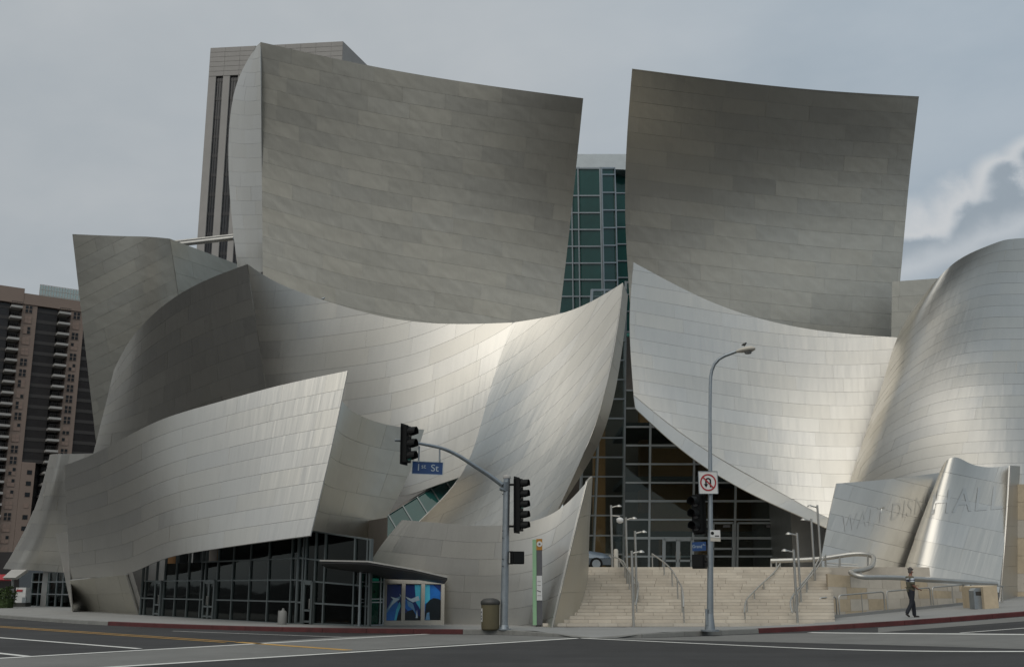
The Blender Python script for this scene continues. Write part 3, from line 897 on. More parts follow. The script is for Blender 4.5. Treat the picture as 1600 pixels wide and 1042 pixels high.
def door(at, nrm, u0, u1, v0, v1, leaves=2, m='frame', fw=0.09):
    """a framed glass door standing 6 cm proud of the wall"""
    o = nrm * 0.09
    q = lambda u, v: at(u, v) + o
    d = MB()
    d.bar(q(u0, v0), q(u0, v1), fw, .1, nrm); d.bar(q(u1, v0), q(u1, v1), fw, .1, nrm); d.bar(q(u0, v1), q(u1, v1), fw, .1, nrm)
    dr = d.build('door', M[m], hall)
    for k in range(leaves):
        a, b = u0 + (u1 - u0) * k / leaves, u0 + (u1 - u0) * (k + 1) / leaves
        ins = (b - a) * .07
        a, b = a + ins, b - ins
        vb, vm = v0 + (v1 - v0) * .06, v0 + (v1 - v0) * .32
        f = MB()
        for s, e in (((a, v0), (a, v1)), ((b, v0), (b, v1)), ((a, vb), (b, vb)), ((a, vm), (b, vm)), ((a, v1 - (v1 - v0) * .05), (b, v1 - (v1 - v0) * .05))):
            f.bar(q(*s) + nrm * .01, q(*e) + nrm * .01, fw * .8, .07, nrm)
        f.build('leaf_frame', M[m], dr)
        MB().hexa([q(a, v0), q(b, v0), q(b, v1), q(a, v1)], -nrm * .015).build('pane', M['glass_dark'], dr)
        hx = b - (b - a) * .08 if k == 0 else a + (b - a) * .08
        MB().bar(q(hx, v0 + (v1 - v0) * .36) + nrm * .07, q(hx, v0 + (v1 - v0) * .6) + nrm * .07, .03, .03, nrm).build('handle', M['tubing'], dr)
    return dr

# street corner glass, left run
bl, br = G(219, 960.3, WALK), G(463, 974.2, WALK)
H1 = 3.9
up = Vector((0, 0, H1))
cols = [ufrac(bl, br, x) for x in (225, 241, 254, 272, 291, 312, 318, 337, 361, 388, 417, 453)]
rowh = .83 / H1
gwall('dark glazed front under the bright curling sail', bl, br, bl + up, br + up, [0] + cols + [1], [0, rowh, rowh * 2, rowh * 3, rowh * 4, 1], M['glass_dark'], fm='frame_dim',
      keep=lambda x, y, i, j: y > 915 - 95 * max(0, min(1, (x - 210) / 250)) and not (i == 7 and j < 2) )
w1 = lambda u, v: bl.lerp(br, u) + Vector((0, 0, v * H1))
n1 = (br - bl).cross(up).normalized()
n1 = -n1 if n1.y > 0 else n1
door(w1, n1, cols[6] + .006, cols[7] - .006, 0.004, rowh * 2 - .004, m='frame_dim')
door(w1, n1, cols[1] + .01, cols[2] - .01, 0.004, rowh * 2 - .004, leaves=1, m='frame_dim')
# street corner glass, front run
bl2, br2 = br.copy(), G(577, 978.2, WALK)
cols2 = [ufrac(bl2, br2, x) for x in (471, 475, 490, 505, 552, 572)]
gwall('dark glazed front beside the poster case', bl2, br2, bl2 + up * .93, br2 + up * .80, [0] + cols2 + [1], [0, .225, .455, .69, 1], M['glass_dark'], fm='frame_dim',
      keep=lambda x, y, i, j: not (i == 2 and j < 2))
w2 = lambda u, v: bl2.lerp(br2, u) + (up * .93).lerp(up * .8, u) * v
n2 = (br2 - bl2).cross(up).normalized()
n2 = -n2 if n2.y > 0 else n2
door(w2, n2, cols2[1] + .01, cols2[2] - .01, 0.004, .45, leaves=1, m='frame_dim')
# the rooms behind it
def room(name, floor, h, m, zf=None):
    pass
rm = MB()
bk = [G(222, 960.3, WALK) + Vector((1.5, 5.5, 0)), br + Vector((1.2, 6.0, 0)), br2 + Vector((.0, 4.6, 0))]
for a, b in zip(bk, bk[1:]): rm.hexa([a, b, b + Vector((0, 0, 4.2)), a + Vector((0, 0, 4.2))], (0, .2, 0))
rm.build('room_wall', M['interior'], hall)
cl = MB(); cl.prism([bl + Vector((.3, .5, 3.95)), br + Vector((0, .5, 3.95)), bk[1] + Vector((0, 0, 3.95)), bk[0] + Vector((0, 0, 3.95))], (0, 0, .1)); cl.build('room_ceiling', M['soffit'], hall)
rng = random.Random(5)
for k in range(16):                                    # hanging drapes and dim wooden piers behind the panes
    u = (k + rng.uniform(.1, .8)) / 16
    p = bl.lerp(br, u) + Vector((.4, rng.uniform(1.0, 3.2), 0))
    w = rng.uniform(.25, .6)
    MB().box((p.x, p.y, p.z + 1.75), (w, .12, 3.5)).build('drape' if k % 3 else 'pier', M['drape'] if k % 3 else M['wood'], hall)

# far left glass
fl0, fl1 = G(47, 946, WALK), G(112, 952.5, WALK) + Vector((0, 4, 0))
upf = Vector((0, 0, 2.35))
cs = [ufrac(fl0, fl1, x) for x in (58, 66, 74, 86, 96)]
gwall('pale green glazed corner under the flared sail', fl0, fl1, fl0 + upf, fl1 + upf, [0] + cs + [1], [0, .36, .72, 1], M['glass_green'], mw=.09)
MB().hexa([fl0 + Vector((.5, 3.2, 0)), fl1 + Vector((.5, 3.2, 0)), fl1 + Vector((.5, 3.2, 3)), fl0 + Vector((.5, 3.2, 3))], (0, .2, 0)).build('room_wall', M['interior'], hall)
for x in (53, 62, 70, 80, 92):
    p = G(x, 947.5, WALK) + Vector((.5, 1.5, 0))
    MB().box((p.x, p.y, p.z + 1.15), (.45, .3, 2.3)).build('pier', M['int_green'] if x % 4 else M['wood'], hall)

# vestibule between glass and poster case
vb0, vb1 = G(561, 978, WALK), G(597, 977, WALK)
upv = Vector((0, 0, 1.92))
gwall('little glazed vestibule left of the poster case', vb0, vb1, vb0 + upv, vb1 + upv, [0, .2, .86, 1], [0, .44, .5, .82, 1], M['glass_green'], mw=.05)
MB().hexa([vb0 + Vector((.15, .5, .95)), vb1 + Vector((-.1, .5, .95)), vb1 + Vector((-.1, .5, 1.55)), vb0 + Vector((.15, .5, 1.55))], (0, .03, 0)).build('notice_board', M['green_pale'], hall)
MB().hexa([vb0 + Vector((.0, 1.2, 0)), vb1 + Vector((0, 1.2, 0)), vb1 + Vector((0, 1.2, 1.9)), vb0 + Vector((0, 1.2, 1.9))], (0, .05, 0)).build('room_wall', M['int_green'], hall)
c_ = vb0.lerp(vb1, .52) + Vector((0, .47, 1.22))
MB().tube([c_, c_ + Vector((0, .02, 0))], .06, 10).build('notice_disc', M['black'], hall)

# thin wing canopy over the entrance
cn = [P(500, 879.5, 35.9), P(575, 881, 35.6), P(645, 893, 35.4), P(699, 905.5, 35.3), P(694, 912, 38.6), P(655, 906, 39.4), P(600, 904.5, 39.6), P(568, 901, 39.8), P(508, 886, 40)]
can = MB(); can.prism(cn, (0, 0, .08)); can.build('canopy', M['soffit'], hall)
ce = MB()
for a, b in zip(cn[:3], cn[1:4]): ce.bar(a + Vector((0, -.03, .09)), b + Vector((0, -.03, .09)), .05, .05)
ce.build('canopy_edge', M['tubing'], hall)

# glazed wedge between the corner return and the sweeping sail
q = [P(548, 905, 47.2), P(662, 800, 49.6), P(728, 744, 51.2), P(600, 772, 50.6)]
A0, B0, A1, B1 = P(560, 908, 47.5), P(735, 760, 50.6), P(530, 852, 48.4), P(718, 736, 51.4)
gwall('slanted glass wedge below the sagging sail', A0, B0, A1, B1, [0, .15, .27, .39, .51, .63, .75, .87, 1], [0, 1], M['glass_teal'], mw=.055, fm='frame_dim')
MB().hexa([A0 + Vector((0, 1.4, -.3)), B0 + Vector((0, 1.4, -.3)), B1 + Vector((0, 1.4, .3)), A1 + Vector((0, 1.4, .3))], (0, .2, 0)).build('room_wall', M['interior'], hall)

# entrance glass above the stairs
ZP = 2.36
eb0, eb1 = P(973, 893, 66), P(1312, 893, 66)
et0, et1 = P(977.5, 440, 66), P(1322, 440, 66)
ub = [ufrac(eb0, eb1, x) for x in (1013.5, 1082, 1147, 1213.5, 1285)]
hpx = [893 - 869, 893 - 840.4, 893 - 811.6, 893 - 782.7, 893 - 754, 893 - 725, 893 - 696, 893 - 667, 893 - 638, 893 - 610, 893 - 580, 893 - 550, 893 - 520, 893 - 490]
ztop, zbot = et0.z, eb0.z
def vv(py): return (P(974, py, 66).z - zbot) / (ztop - zbot)
vs = [0] + [vv(893 - h) for h in hpx] + [1]
hem = lambda x: np.interp(x, [985, 993, 1050, 1112, 1190, 1250, 1294], [410, 636, 690, 736, 779, 806, 826])
ew, eat, en = gwall('tall dark entrance glass at the top of the stairs', eb0, eb1, et0, et1, [0] + ub + [1], vs, M['glass'], mw=.13, md=.2,
      keep=lambda x, y, i, j: y > hem(x) - 32 and not (i == 1 and j < 2 and False), thick={('v', 2): 1.3, ('v', 4): 1.2})
u = lambda x: ufrac(eb0, eb1, x)
door(eat, en, u(1036), u(1081), .002, vv(841), m='frame', fw=.16)
door(eat, en, u(1218), u(1262), .002, vv(846), m='frame', fw=.16)
for x0, x1 in ((1113, 1144), (1151, 1211)):                      # sliding panels with an inner frame
    pf = MB()
    for s, e in (((x0, 893), (x0, 817)), ((x1, 893), (x1, 817)), ((x0, 817), (x1, 817)), ((x0, 857), (x1, 857))):
        pf.bar(eat(u(s[0]), max(.001, vv(s[1]))) + en * .12, eat(u(e[0]), max(.001, vv(e[1]))) + en * .12, .12, .1, en)
    pf.build('sliding_panel_frame', M['frame'], hall)
    MB().hexa([eat(u(x1 - 16), vv(824)) + en * .13, eat(u(x1 - 5), vv(824)) + en * .13, eat(u(x1 - 5), vv(820)) + en * .13, eat(u(x1 - 16), vv(820)) + en * .13], en * .02).build('exit_plate', M['pylon_grey'], hall)
# slanting bay of glass left of the tall post
sb0, sb1, st0, st1 = P(900, 893, 64.4), P(973, 893, 65.8), P(925, 452, 64.4), P(977.5, 452, 65.8)
sz = lambda py: (P(950, py, 65).z - sb0.z) / (st0.z - sb0.z)
gwall('narrow slanting bay of glass behind the tip of the twisted sail', sb0, sb1, st0, st1, [0, ufrac(sb0, sb1, 926), 1], [0] + [sz(y) for y in (866, 837, 806, 776, 746, 716, 686, 656, 626, 596, 566, 536, 506, 476)] + [1], M['glass'], mw=.11, md=.18,
      keep=lambda x, y, i, j: y > 440)
# inside: warm timber piers, dim wall, galleries
inn = MB(); inn.hexa([P(880, 905, 78), P(1340, 905, 78), P(1340, 430, 78), P(880, 430, 78)], (0, .3, 0)); inn.build('lobby_wall', M['interior'], hall)
for x0, x1, y0, y1, Y in ((928, 946, 893, 640, 68), (1020, 1083, 838, 700, 71), (1090, 1112, 893, 700, 72), (1033, 1085, 893, 842, 70), (980, 996, 893, 864, 70), (1086, 1108, 893, 852, 69), (1120, 1185, 830, 700, 74), (1000, 1013, 800, 640, 75)):
    MB().hexa([P(x0, y0, Y), P(x1, y0, Y), P(x1, y1, Y), P(x0, y1, Y)], (0, 1.2, 0)).build('timber_pier', M['wood'], hall)
for y in (838, 752, 668):
    a, b = P(975, y, 69), P(1300, y, 69)
    MB().hexa([a, b, b + Vector((0, 8, 0)), a + Vector((0, 8, 0))], (0, 0, .35)).build('gallery', M['drape'], hall)

# glass lantern between the two tall sails
lz = [P(930, y, 69).z for y in (268, 286, 313.5, 340.5, 367.5, 394.5, 421, 448, 475, 520)]
def lan(x0, Y0, x1, Y1, us, label, top=268):
    b0, b1 = P(x0, 520, Y0), P(x1, 520, Y1)
    t0, t1 = P(x0, top, Y0), P(x1, top, Y1)
    t0.x, t1.x = b0.x, b1.x
    h = t0.z - b0.z
    vs = [0] + [min(.98, (z - b0.z) / h) for z in reversed(lz[1:-1])] + [1]
    return gwall(label, b0, b1, t0, t1, us, vs, M['glass_teal'], mw=.10, md=.18)
lan(862, 71.5, 943.5, 67.5, [0, .45, .58, 1], 'large left face of the green glass lantern between the tall sails', 262)
lan(943.8, 67.5, 965, 68.6, [0, 1], 'narrow right face of the green glass lantern', 262)
lan(966, 71, 990, 71.4, [0, 1], 'set back strip of green glass beside the right tall sail', 268)
MB().hexa([P(860, 525, 76), P(1000, 525, 76), P(1000, 262, 76), P(860, 262, 76)], (0, .3, 0)).build('lantern_wall', M['int_green'], hall)
MB().hexa([P(898, 400, 72.6), P(945, 400, 72.6), P(945, 282, 72.6), P(898, 282, 72.6)], (0, .3, 0)).build('lantern_screen', M['int_green'], hall)
rf = MB(); rf.hexa([P(880, 262, 70), P(1000, 266, 70), P(1000, 241, 70), P(880, 241, 70)], (0, 6, 0)); rf.build('lantern_roof', M['frame'], hall)
# the service strut between the left block and the tall sail
MB().tube([P(262, 384, 67.5), P(366, 372, 66.5)], .16, 10).tube([P(262, 379, 68), P(366, 367.5, 67)], .1, 8).build('strut', M['tubing'], hall)
# core of the hall behind the sails, so that no gap shows through
core = MB()
core.box((-9.2, 76, 9), (23, 10, 18)); core.box((P(330, 600, 72).x, 79, 3.6), (24, 8, 7.2)); core.box((P(1180, 400, 72).x, 82, 12), (20, 6, 22)); core.box((P(1480, 500, 65).x, 66, 6), (24, 10, 12))
core.build('core_wall', M['backing'], hall)

# ghosted letters, lying on the low sails
def wrap_text(body, key, px0, py0, dx, dy, hpx, shear, m):
    cu = bpy.data.curves.new('lettering', 'FONT'); cu.body = body; cu.size = 1.0
    cu.space_character = 1.1
    o = bpy.data.objects.new('tmp_text', cu); COL.objects.link(o)
    dg = bpy.context.evaluated_depsgraph_get()
    me = bpy.data.meshes.new_from_object(o.evaluated_get(dg))
    bm = bmesh.new(); bm.from_mesh(me)
    bmesh.ops.subdivide_edges(bm, edges=[e for e in bm.edges if e.calc_length() > .25], cuts=2)
    bmesh.ops.triangulate(bm, faces=bm.faces[:])
    g, S, N = SURF[key]
    gx, gy = g[..., 0], g[..., 1]
    vs = []
    eye = np.array([0, 0, EYE])
    for v in bm.verts:
        x = px0 + v.co.x * hpx * dx + v.co.y * hpx * shear; y = py0 + v.co.x * hpx * dy - v.co.y * hpx
        i, j = np.unravel_index(np.argmin((gx - x) ** 2 + (gy - y) ** 2), gx.shape)
        d, n = ray(x, y), N[i, j]
        vs.append(eye + d * ((S[i, j] - eye) @ n) / (d @ n) + n * 0.017)
    mb = MB(); mb.add(vs, [[v.index for v in f.verts] for f in bm.faces], True)
    bm.free(); bpy.data.objects.remove(o)
    return mb.build('lettering', m, hall)
M['etched'] = steel_mat('etched_steel', (0.535, 0.525, 0.495), rough=0.44, rnd=0)
J1, J2 = 'low warped sail with ghosted lettering beside the stairs', 'low rolled sail with ghosted lettering at the right end'
wrap_text('WALT DISNEY', J1, 1314, 832, .60, -.15, 38, .12, M['etched'])
wrap_text('HALL', J2, 1452, 803, .84, -.06, 54, .12, M['etched'])

# ---------------------------------------------------------------- stone stairs, plaza
NST, RISE, RUN, Y0S = 19, 0.1165, 0.365, 38.3
stair = thing('stone_staircase', Vector((6.5, Y0S, WALK)), 'wide flight of pale stone steps rising to the glass entrance', 'staircase')
rng = random.Random(3)
blk = {}
for k in range(NST):
    y, z = Y0S + k * RUN, WALK + (k + 1) * RISE
    xl, xr = P(858, 960, y).x, P(1304, 960, y).x
    st = MB().box(((xl + xr) / 2, y + .36, z - .155), (xr - xl, .68, .29)).build('step', M['joint'], stair)
    x = xl - rng.random()
    while x < xr:
        w = rng.choice([.7, .85, 1.0, 1.15])
        if x + w > xr: x = xr - w
        last = x + w >= xr - 1e-6
        key = (w, rng.randrange(3))
        if key not in blk:
            b = MB(); b.box((0, 0, 0), (w - .012, .40, RISE - .008))
            blk[key] = b.mesh('stone_block', [M['stone'], M['stone_b'], M['stone']][key[1]])
        o = link('stone_block', blk[key], st)
        o.location = Vector((x + w / 2, y + .19 + rng.uniform(-.004, .004), z - RISE / 2 + .004)) - ORG[stair.name]
        if last: break
        x += w
zp = WALK + NST * RISE
pl = MB(); pl.box((P(1100, 900, 60).x - 3, 62, zp - .2), (20, 33.6, .4)); tag(pl.build('plaza', M['stone']), kind='structure')

UP3 = Vector((0, 0, 1))
# stone side wall with its courses
swall = thing('stone_wall', G(1400, 958, WALK), 'warm stone retaining wall sloping beside the stairs, behind the hoop rails', 'wall')
wa, wb = G(1306, 965.2, WALK) + Vector((0, .75, 0)), G(1528, 942.6, WALK) + Vector((0, .6, 0))
za0, zb0 = wa.z - .3, wb.z - .3
za1, zb1 = P(1306, 896, wa.y).z, P(1528, 915, wb.y).z
MB().hexa([Vector((wa.x, wa.y + .03, za0)), Vector((wb.x, wb.y + .03, zb0)), Vector((wb.x, wb.y + .03, zb1)), Vector((wa.x, wa.y + .03, za1))], (.1, .5, 0)).build('core', M['joint'], swall)
cols_w, rows_w = 9, 4
for j in range(rows_w):
    edges = [0]
    while edges[-1] < 1: edges.append(edges[-1] + rng.uniform(.09, .15))
    edges[-1] = 1
    for a, b in zip(edges, edges[1:]):
        q = []
        for uu, jj in ((a, j), (b, j), (b, j + 1), (a, j + 1)):
            zl, zh = za0 + (zb0 - za0) * uu, za1 + (zb1 - za1) * uu
            v = jj / rows_w
            p = wa.lerp(wb, uu); p.z = zl + (zh - zl) * v
            q.append(p)
        c = sum(q, Vector()) / 4
        q = [p + (c - p).normalized() * .006 + Vector((0, rng.uniform(-.002, .002), 0)) for p in q]
        MB().hexa(q, (.02, .2, 0)).build('stone_block', [M['stone'], M['stone_b'], M['stone_c']][rng.randrange(3)], swall)
e0, e1 = G(1539, 951, WALK), G(1561, 949.5, WALK)
endp = MB(); endp.hexa([e0 - UP3 * .1, e1 - UP3 * .1, e1 + UP3 * .86, e0 + UP3 * .84], (.1, 2.2, 0)); endp.build('end_pier', M['stone_c'], swall)
fwall = thing('stone_wall', P(1640, 945, 51), 'tall tan stone wall at the right edge beyond the dark steel return', 'wall')
for j in range(7):
    for i in range(3):
        q = [P(1588 + i * 40, 952 - j * 28, 51), P(1628 + i * 40, 952 - j * 28, 51), P(1628 + i * 40, 924 - j * 28, 51), P(1588 + i * 40, 924 - j * 28, 51)]
        c = sum(q, Vector()) / 4
        q = [p + (c - p).normalized() * .01 for p in q]
        MB().hexa(q, (0, .4, 0)).build('stone_block', [M['stone_c'], M['stone'], M['stone_c']][(i + j) % 3], fwall)

# ---------------------------------------------------------------- office tower behind the hall
def tower():
    z1 = P(536, 65, 180).z
    a, b, c = onz(328, 75.5, z1), onz(536, 65, z1), onz(590, 118, z1)
    a = onz(329, 75.5, z1)
    t = thing('office_tower', Vector((a.x, a.y, 0)), 'brown granite office tower with dark vertical window strips behind the tall sail', 'building')
    dl = (b - a).normalized(); nr = Vector((dl.y, -dl.x, 0))
    if nr.y > 0: nr = -nr
    back = -nr * 40
    def W(u, z): 
        p = a + dl * u; p.z = z; return p
    L = (b - a).length
    zb = P(330, 120, a.y).z
    # cap, piers, sill between the dark strips
    cap = MB(); cap.hexa([W(0, zb), W(L, zb), W(L, z1), W(0, z1)], back); cap.build('cap', M['granite'], t)
    ch = MB()
    c2 = Vector((c.x, c.y, 0))
    ch.hexa([Vector((b.x, b.y, 0)) - nr * .02, c2, Vector((c2.x, c2.y, z1)), Vector((b.x, b.y, z1)) - nr * .02], back * .3); ch.build('chamfer_wall', M['granite'], t)
    rowsn = 8
    def uu(px, py): 
        lo, hi = 0., L
        for _ in range(40):
            m = (lo + hi) / 2
            z = P(px, py, 180).z
            if proj(W(m, z))[0] < px: lo = m
            else: hi = m
        return lo
    strips = [(uu(334, 160), uu(345.5, 160)), (uu(356, 160), uu(369, 160))]
    w = strips[1][0] - strips[0][0]
    while strips[-1][1] + w < L - 2: strips.append((strips[-1][0] + w, strips[-1][1] + w))
    prev = 0
    for s0, s1 in strips:
        MB().hexa([W(prev, 0), W(s0, 0), W(s0, zb), W(prev, zb)], back).build('pier', M['granite'], t)
        st = MB(); st.hexa([W(s0, 0) - nr * .45, W(s1, 0) - nr * .45, W(s1, zb) - nr * .45, W(s0, zb) - nr * .45], -nr * 1); so = st.build('window_strip', M['band'], t)
        z = zb - 1.0
        while z > 30:
            MB().hexa([W(s0, z) - nr * .38, W(s1, z) - nr * .38, W(s1, z + .7) - nr * .38, W(s0, z + .7) - nr * .38], -nr * .09).build('spandrel', M['flat_dark'], so)
            z -= 3.9
        for f in (.33, .66):
            u_ = s0 + (s1 - s0) * f
            MB().bar(W(u_, 20) - nr * .382, W(u_, zb) - nr * .382, .12, .12, nr).build('window_bar', M['flat_dark'], so)
        prev = s1
    MB().hexa([W(prev, 0), W(L, 0), W(L, zb), W(prev, zb)], back).build('pier', M['granite'], t)
    # stone courses on the cap
    n = 6
    for k in range(n):
        za, zc = zb + (z1 - zb) * k / n, zb + (z1 - zb) * (k + 1) / n
        i = 0
        x = 0.0
        while x < L:
            w_ = min(3.0, L - x)
            MB().hexa([W(x + .03, za + .03) + nr * .06, W(x + w_ - .03, za + .03) + nr * .06, W(x + w_ - .03, zc - .03) + nr * .06, W(x + .03, zc - .03) + nr * .06], -nr * .05).build('stone_panel', M['granite'], t)
            x += 3.0
tower()

# ---------------------------------------------------------------- apartment block at the left
def apartments():
    Y = 262.0
    a = P(-40, 447, Y)
    z1 = a.z
    b = onz(130, 471.5, z1)
    t = thing('apartment_building', Vector((a.x, a.y, 0)), 'tan apartment high rise with stacked white balconies behind the hall at the far left', 'building')
    dl = (b - a); dl.z = 0; dl.normalize()
    nr = Vector((dl.y, -dl.x, 0))
    if nr.y > 0: nr = -nr
    def W(u, z, o=0.0):
        p = a + dl * u + nr * o; p.z = z; return p
    def uu(px, py=480):
        lo, hi = -10., 80.
        for _ in range(40):
            m = (lo + hi) / 2
            if proj(W(m, P(px, py, Y).z))[0] < px: lo = m
            else: hi = m
        return lo
    def slab(name, u0, u1, za, zb, o, d, m, par=t):
        return MB().hexa([W(u0, za, o), W(u1, za, o), W(u1, zb, o), W(u0, zb, o)], -nr * d).build(name, m, par)
    U = [uu(x) for x in (-40, 15, 34.5, 53, 57.5, 90, 110, 126, 131, 170)]
    fl = 17.35 / 1611 * Y * 1.035
    N_ = 27
    slab('body', U[0], U[9], 0, z1 - 1.2, -6.5, 14, M['flat_dark'])
    slab('parapet', U[0], U[2], z1 - 3, z1 + 1.2, .4, 8, M['flat_wall'])
    slab('parapet', U[2] + .05, U[9], z1 - 3.0, z1, .3, 8, M['flat_wall'])
    for u0, u1 in ((U[2], U[4]), (U[6], U[8])): slab('wall', u0, u1, 0, z1 - 3, 0, 7, M['flat_wall'])
    zl = P(60, 715, Y).z
    slab('wall', U[4] + .05, U[4] + 3.4, 0, zl, .02, 7, M['flat_wall'])
    for u0, u1 in ((U[0], U[1]), (U[4] + .05, U[5]), (U[8], U[9])):
        slab('glass_bay', u0, u1, 0 if u0 != U[4] + .05 else zl, z1 - 3.1, -.7, 5, M['flat_dark'])
    rng = random.Random(2)
    win = {}
    for k in range(N_):
        z = z1 - 4.2 - k * fl
        if z < 8: break
        for u0, u1 in ((U[0], U[1]), (U[4] + .05, U[5]), (U[8], U[9])):
            if u0 == U[4] + .05 and z < zl: continue
            slab('spandrel', u0, u1, z - .45, z + .45, -.62, .06, M['flat_band'])
        for u0, u1 in ((U[1], U[2]), (U[5], U[6])):
            bl_ = slab('balcony', u0 + .05, u1 - .25, z - .35, z + .25, 1.6, 6.5, M['balcony'])
            rl = MB()
            for i in range(7): rl.bar(W(u0 + .2 + (u1 - u0 - .6) * i / 6, z + .25, 1.5), W(u0 + .2 + (u1 - u0 - .6) * i / 6, z + 1.2, 1.5), .07, .07)
            rl.bar(W(u0 + .1, z + 1.25, 1.5), W(u1 - .3, z + 1.25, 1.5), .1, .1)
            rl.build('railing', M['flat_dark'], bl_)
            slab('balcony_door', u0 + .3, u1 - .8, z + .3, z + 2.5, -4.5, .2, M['flat_win'])
        for ci, (u0, u1) in enumerate(((uu(38.5), uu(50)), (uu(113.5), uu(124.5)))):
            blind = rng.random() < (.62 if ci == 0 else .35)
            f = slab('window', u0, u1, z - 1.1, z + .95, .12, .16, M['flat_wall'])
            cu, cz = (u0 + u1) / 2, z - .08
            for sx in (0, 1):
                for sy in (0, 1):
                    g0 = u0 + .1 + sx * (u1 - u0) / 2; g1 = g0 + (u1 - u0) / 2 - .2
                    h0 = z - 1.0 + sy * 1.02; h1 = h0 + .86
                    mm = M['flat_blind'] if (blind and rng.random() < .85) else M['flat_win']
                    slab('pane', g0, g1, h0, h1, .15, .04, mm, f)
        if z < zl:
            f = slab('window', U[4] + 1.5, U[4] + 2.7, z - .6, z + .5, .12, .1, M['flat_win'] if rng.random() < .5 else M['flat_blind'])
    # the long wing of the same complex down the street, beyond the left edge of the view
    for k, (f0, f1) in enumerate(((-62, -1.0), (-130, -66))):
        slab('wing', f0, f1, 0, z1 - 4 - 6 * k, 1.0, 14, M['flat_wall'])
        for i in range(24):
            z = z1 - 8 - 6 * k - i * fl
            slab('window_row', f0 + 1, f1 - 1, z - 1.3, z + 1.0, 1.1, .2, M['flat_dark'])
    # rooftop glass enclosure
    rg = MB()
    r0, r1 = uu(62), uu(128)
    for i in range(16): rg.bar(W(r0 + (r1 - r0) * i / 15, z1, -4), W(r0 + (r1 - r0) * i / 15 + 0.0, z1 + 4.2, -4), .12, .12)
    for h in (1.4, 2.8, 4.2): rg.bar(W(r0, z1 + h, -4), W(r1, z1 + h, -4), .12, .12)
    rg.build('roof_screen', M['balcony'], t)
    MB().hexa([W(r0, z1, -4.2), W(r1, z1, -4.2), W(r1, z1 + 4.1, -4.2), W(r0, z1 + 4.1, -4.2)], -nr * .1).build('roof_glass', M['glass'], t)
apartments()

# ---------------------------------------------------------------- street things
def text_mb(body, size, origin, right, upv, out, align='CENTER', squeeze=1.0):
    cu = bpy.data.curves.new('lettering', 'FONT'); cu.body = body; cu.size = size; cu.align_x = align; cu.align_y = 'CENTER'
    o = bpy.data.objects.new('tmp_text', cu); COL.objects.link(o)
    me = bpy.data.meshes.new_from_object(o.evaluated_get(bpy.context.evaluated_depsgraph_get()))
    bpy.data.objects.remove(o)
    r, u, n = Vector(right).normalized(), Vector(upv).normalized(), Vector(out).normalized()
    og = Vector(origin)
    mb = MB()
    mb.add([og + r * v.co.x * squeeze + u * v.co.y + n * .004 for v in me.vertices], [list(p.vertices) for p in me.polygons])
    bpy.data.meshes.remove(me)
    return mb

UP, FRONT, RIGHT = Vector((0, 0, 1)), Vector((0, -1, 0)), Vector((1, 0, 0))

def disc(c, r, n, thick, seg=20):
    c, n = Vector(c), Vector(n).normalized()
    return MB().tube([c, c + n * thick], r, seg)

def signal_head(name, loc, face, lenses, parent, lens_on=None, w=.36, hgt1=.33, label=None):
    """a black signal head: housing, backplate, and for every light a visor and a lens; face = direction it looks"""
    f = Vector(face); f.z = 0; f.normalize()
    r = Vector((-f.y, f.x, 0))
    H = hgt1 * lenses
    b = MB()
    ang = math.atan2(r.y, r.x)
    c = Vector(loc)
    b.box(c, (w, .22, H), ang)
    b.box(c - f * .06 + Vector((0, 0, 0)), (w + .16, .02, H + .14), ang)
    for k in range(lenses): b.box(c + Vector((0, 0, H / 2 - hgt1 * (k + .5))) + f * .112, (w * .94, .012, hgt1 * .92), ang)
    h = b.build(name, M['black'], parent)
    if label: h['label'] = label
    for k in range(lenses):
        cc = c + Vector((0, 0, H / 2 - hgt1 * (k + .5))) + f * .12
        vs, fs = [], []
        n = 12
        for i in range(n + 1):                     # a cut-away visor tube, open below
            a = R(-35) + R(250) * i / n
            dv = (r * math.cos(a) + UP * math.sin(a)) * hgt1 * .43
            for rad, dep in ((1, 0), (1, .26 if i not in (0, n) else .08), (.92, .26 if i not in (0, n) else .08), (.92, 0)):
                vs.append(cc + dv * rad + f * dep)
        for i in range(n):
            for j in range(3): fs.append((i * 4 + j, i * 4 + j + 1, (i + 1) * 4 + j + 1, (i + 1) * 4 + j))
        MB().add(vs, fs).build('visor', M['black'], h)
        disc(cc + f * .004, hgt1 * .39, f, .012, 16).build('lens', M['lens_green'] if lens_on == k else M['lens_off'], h)
    return h

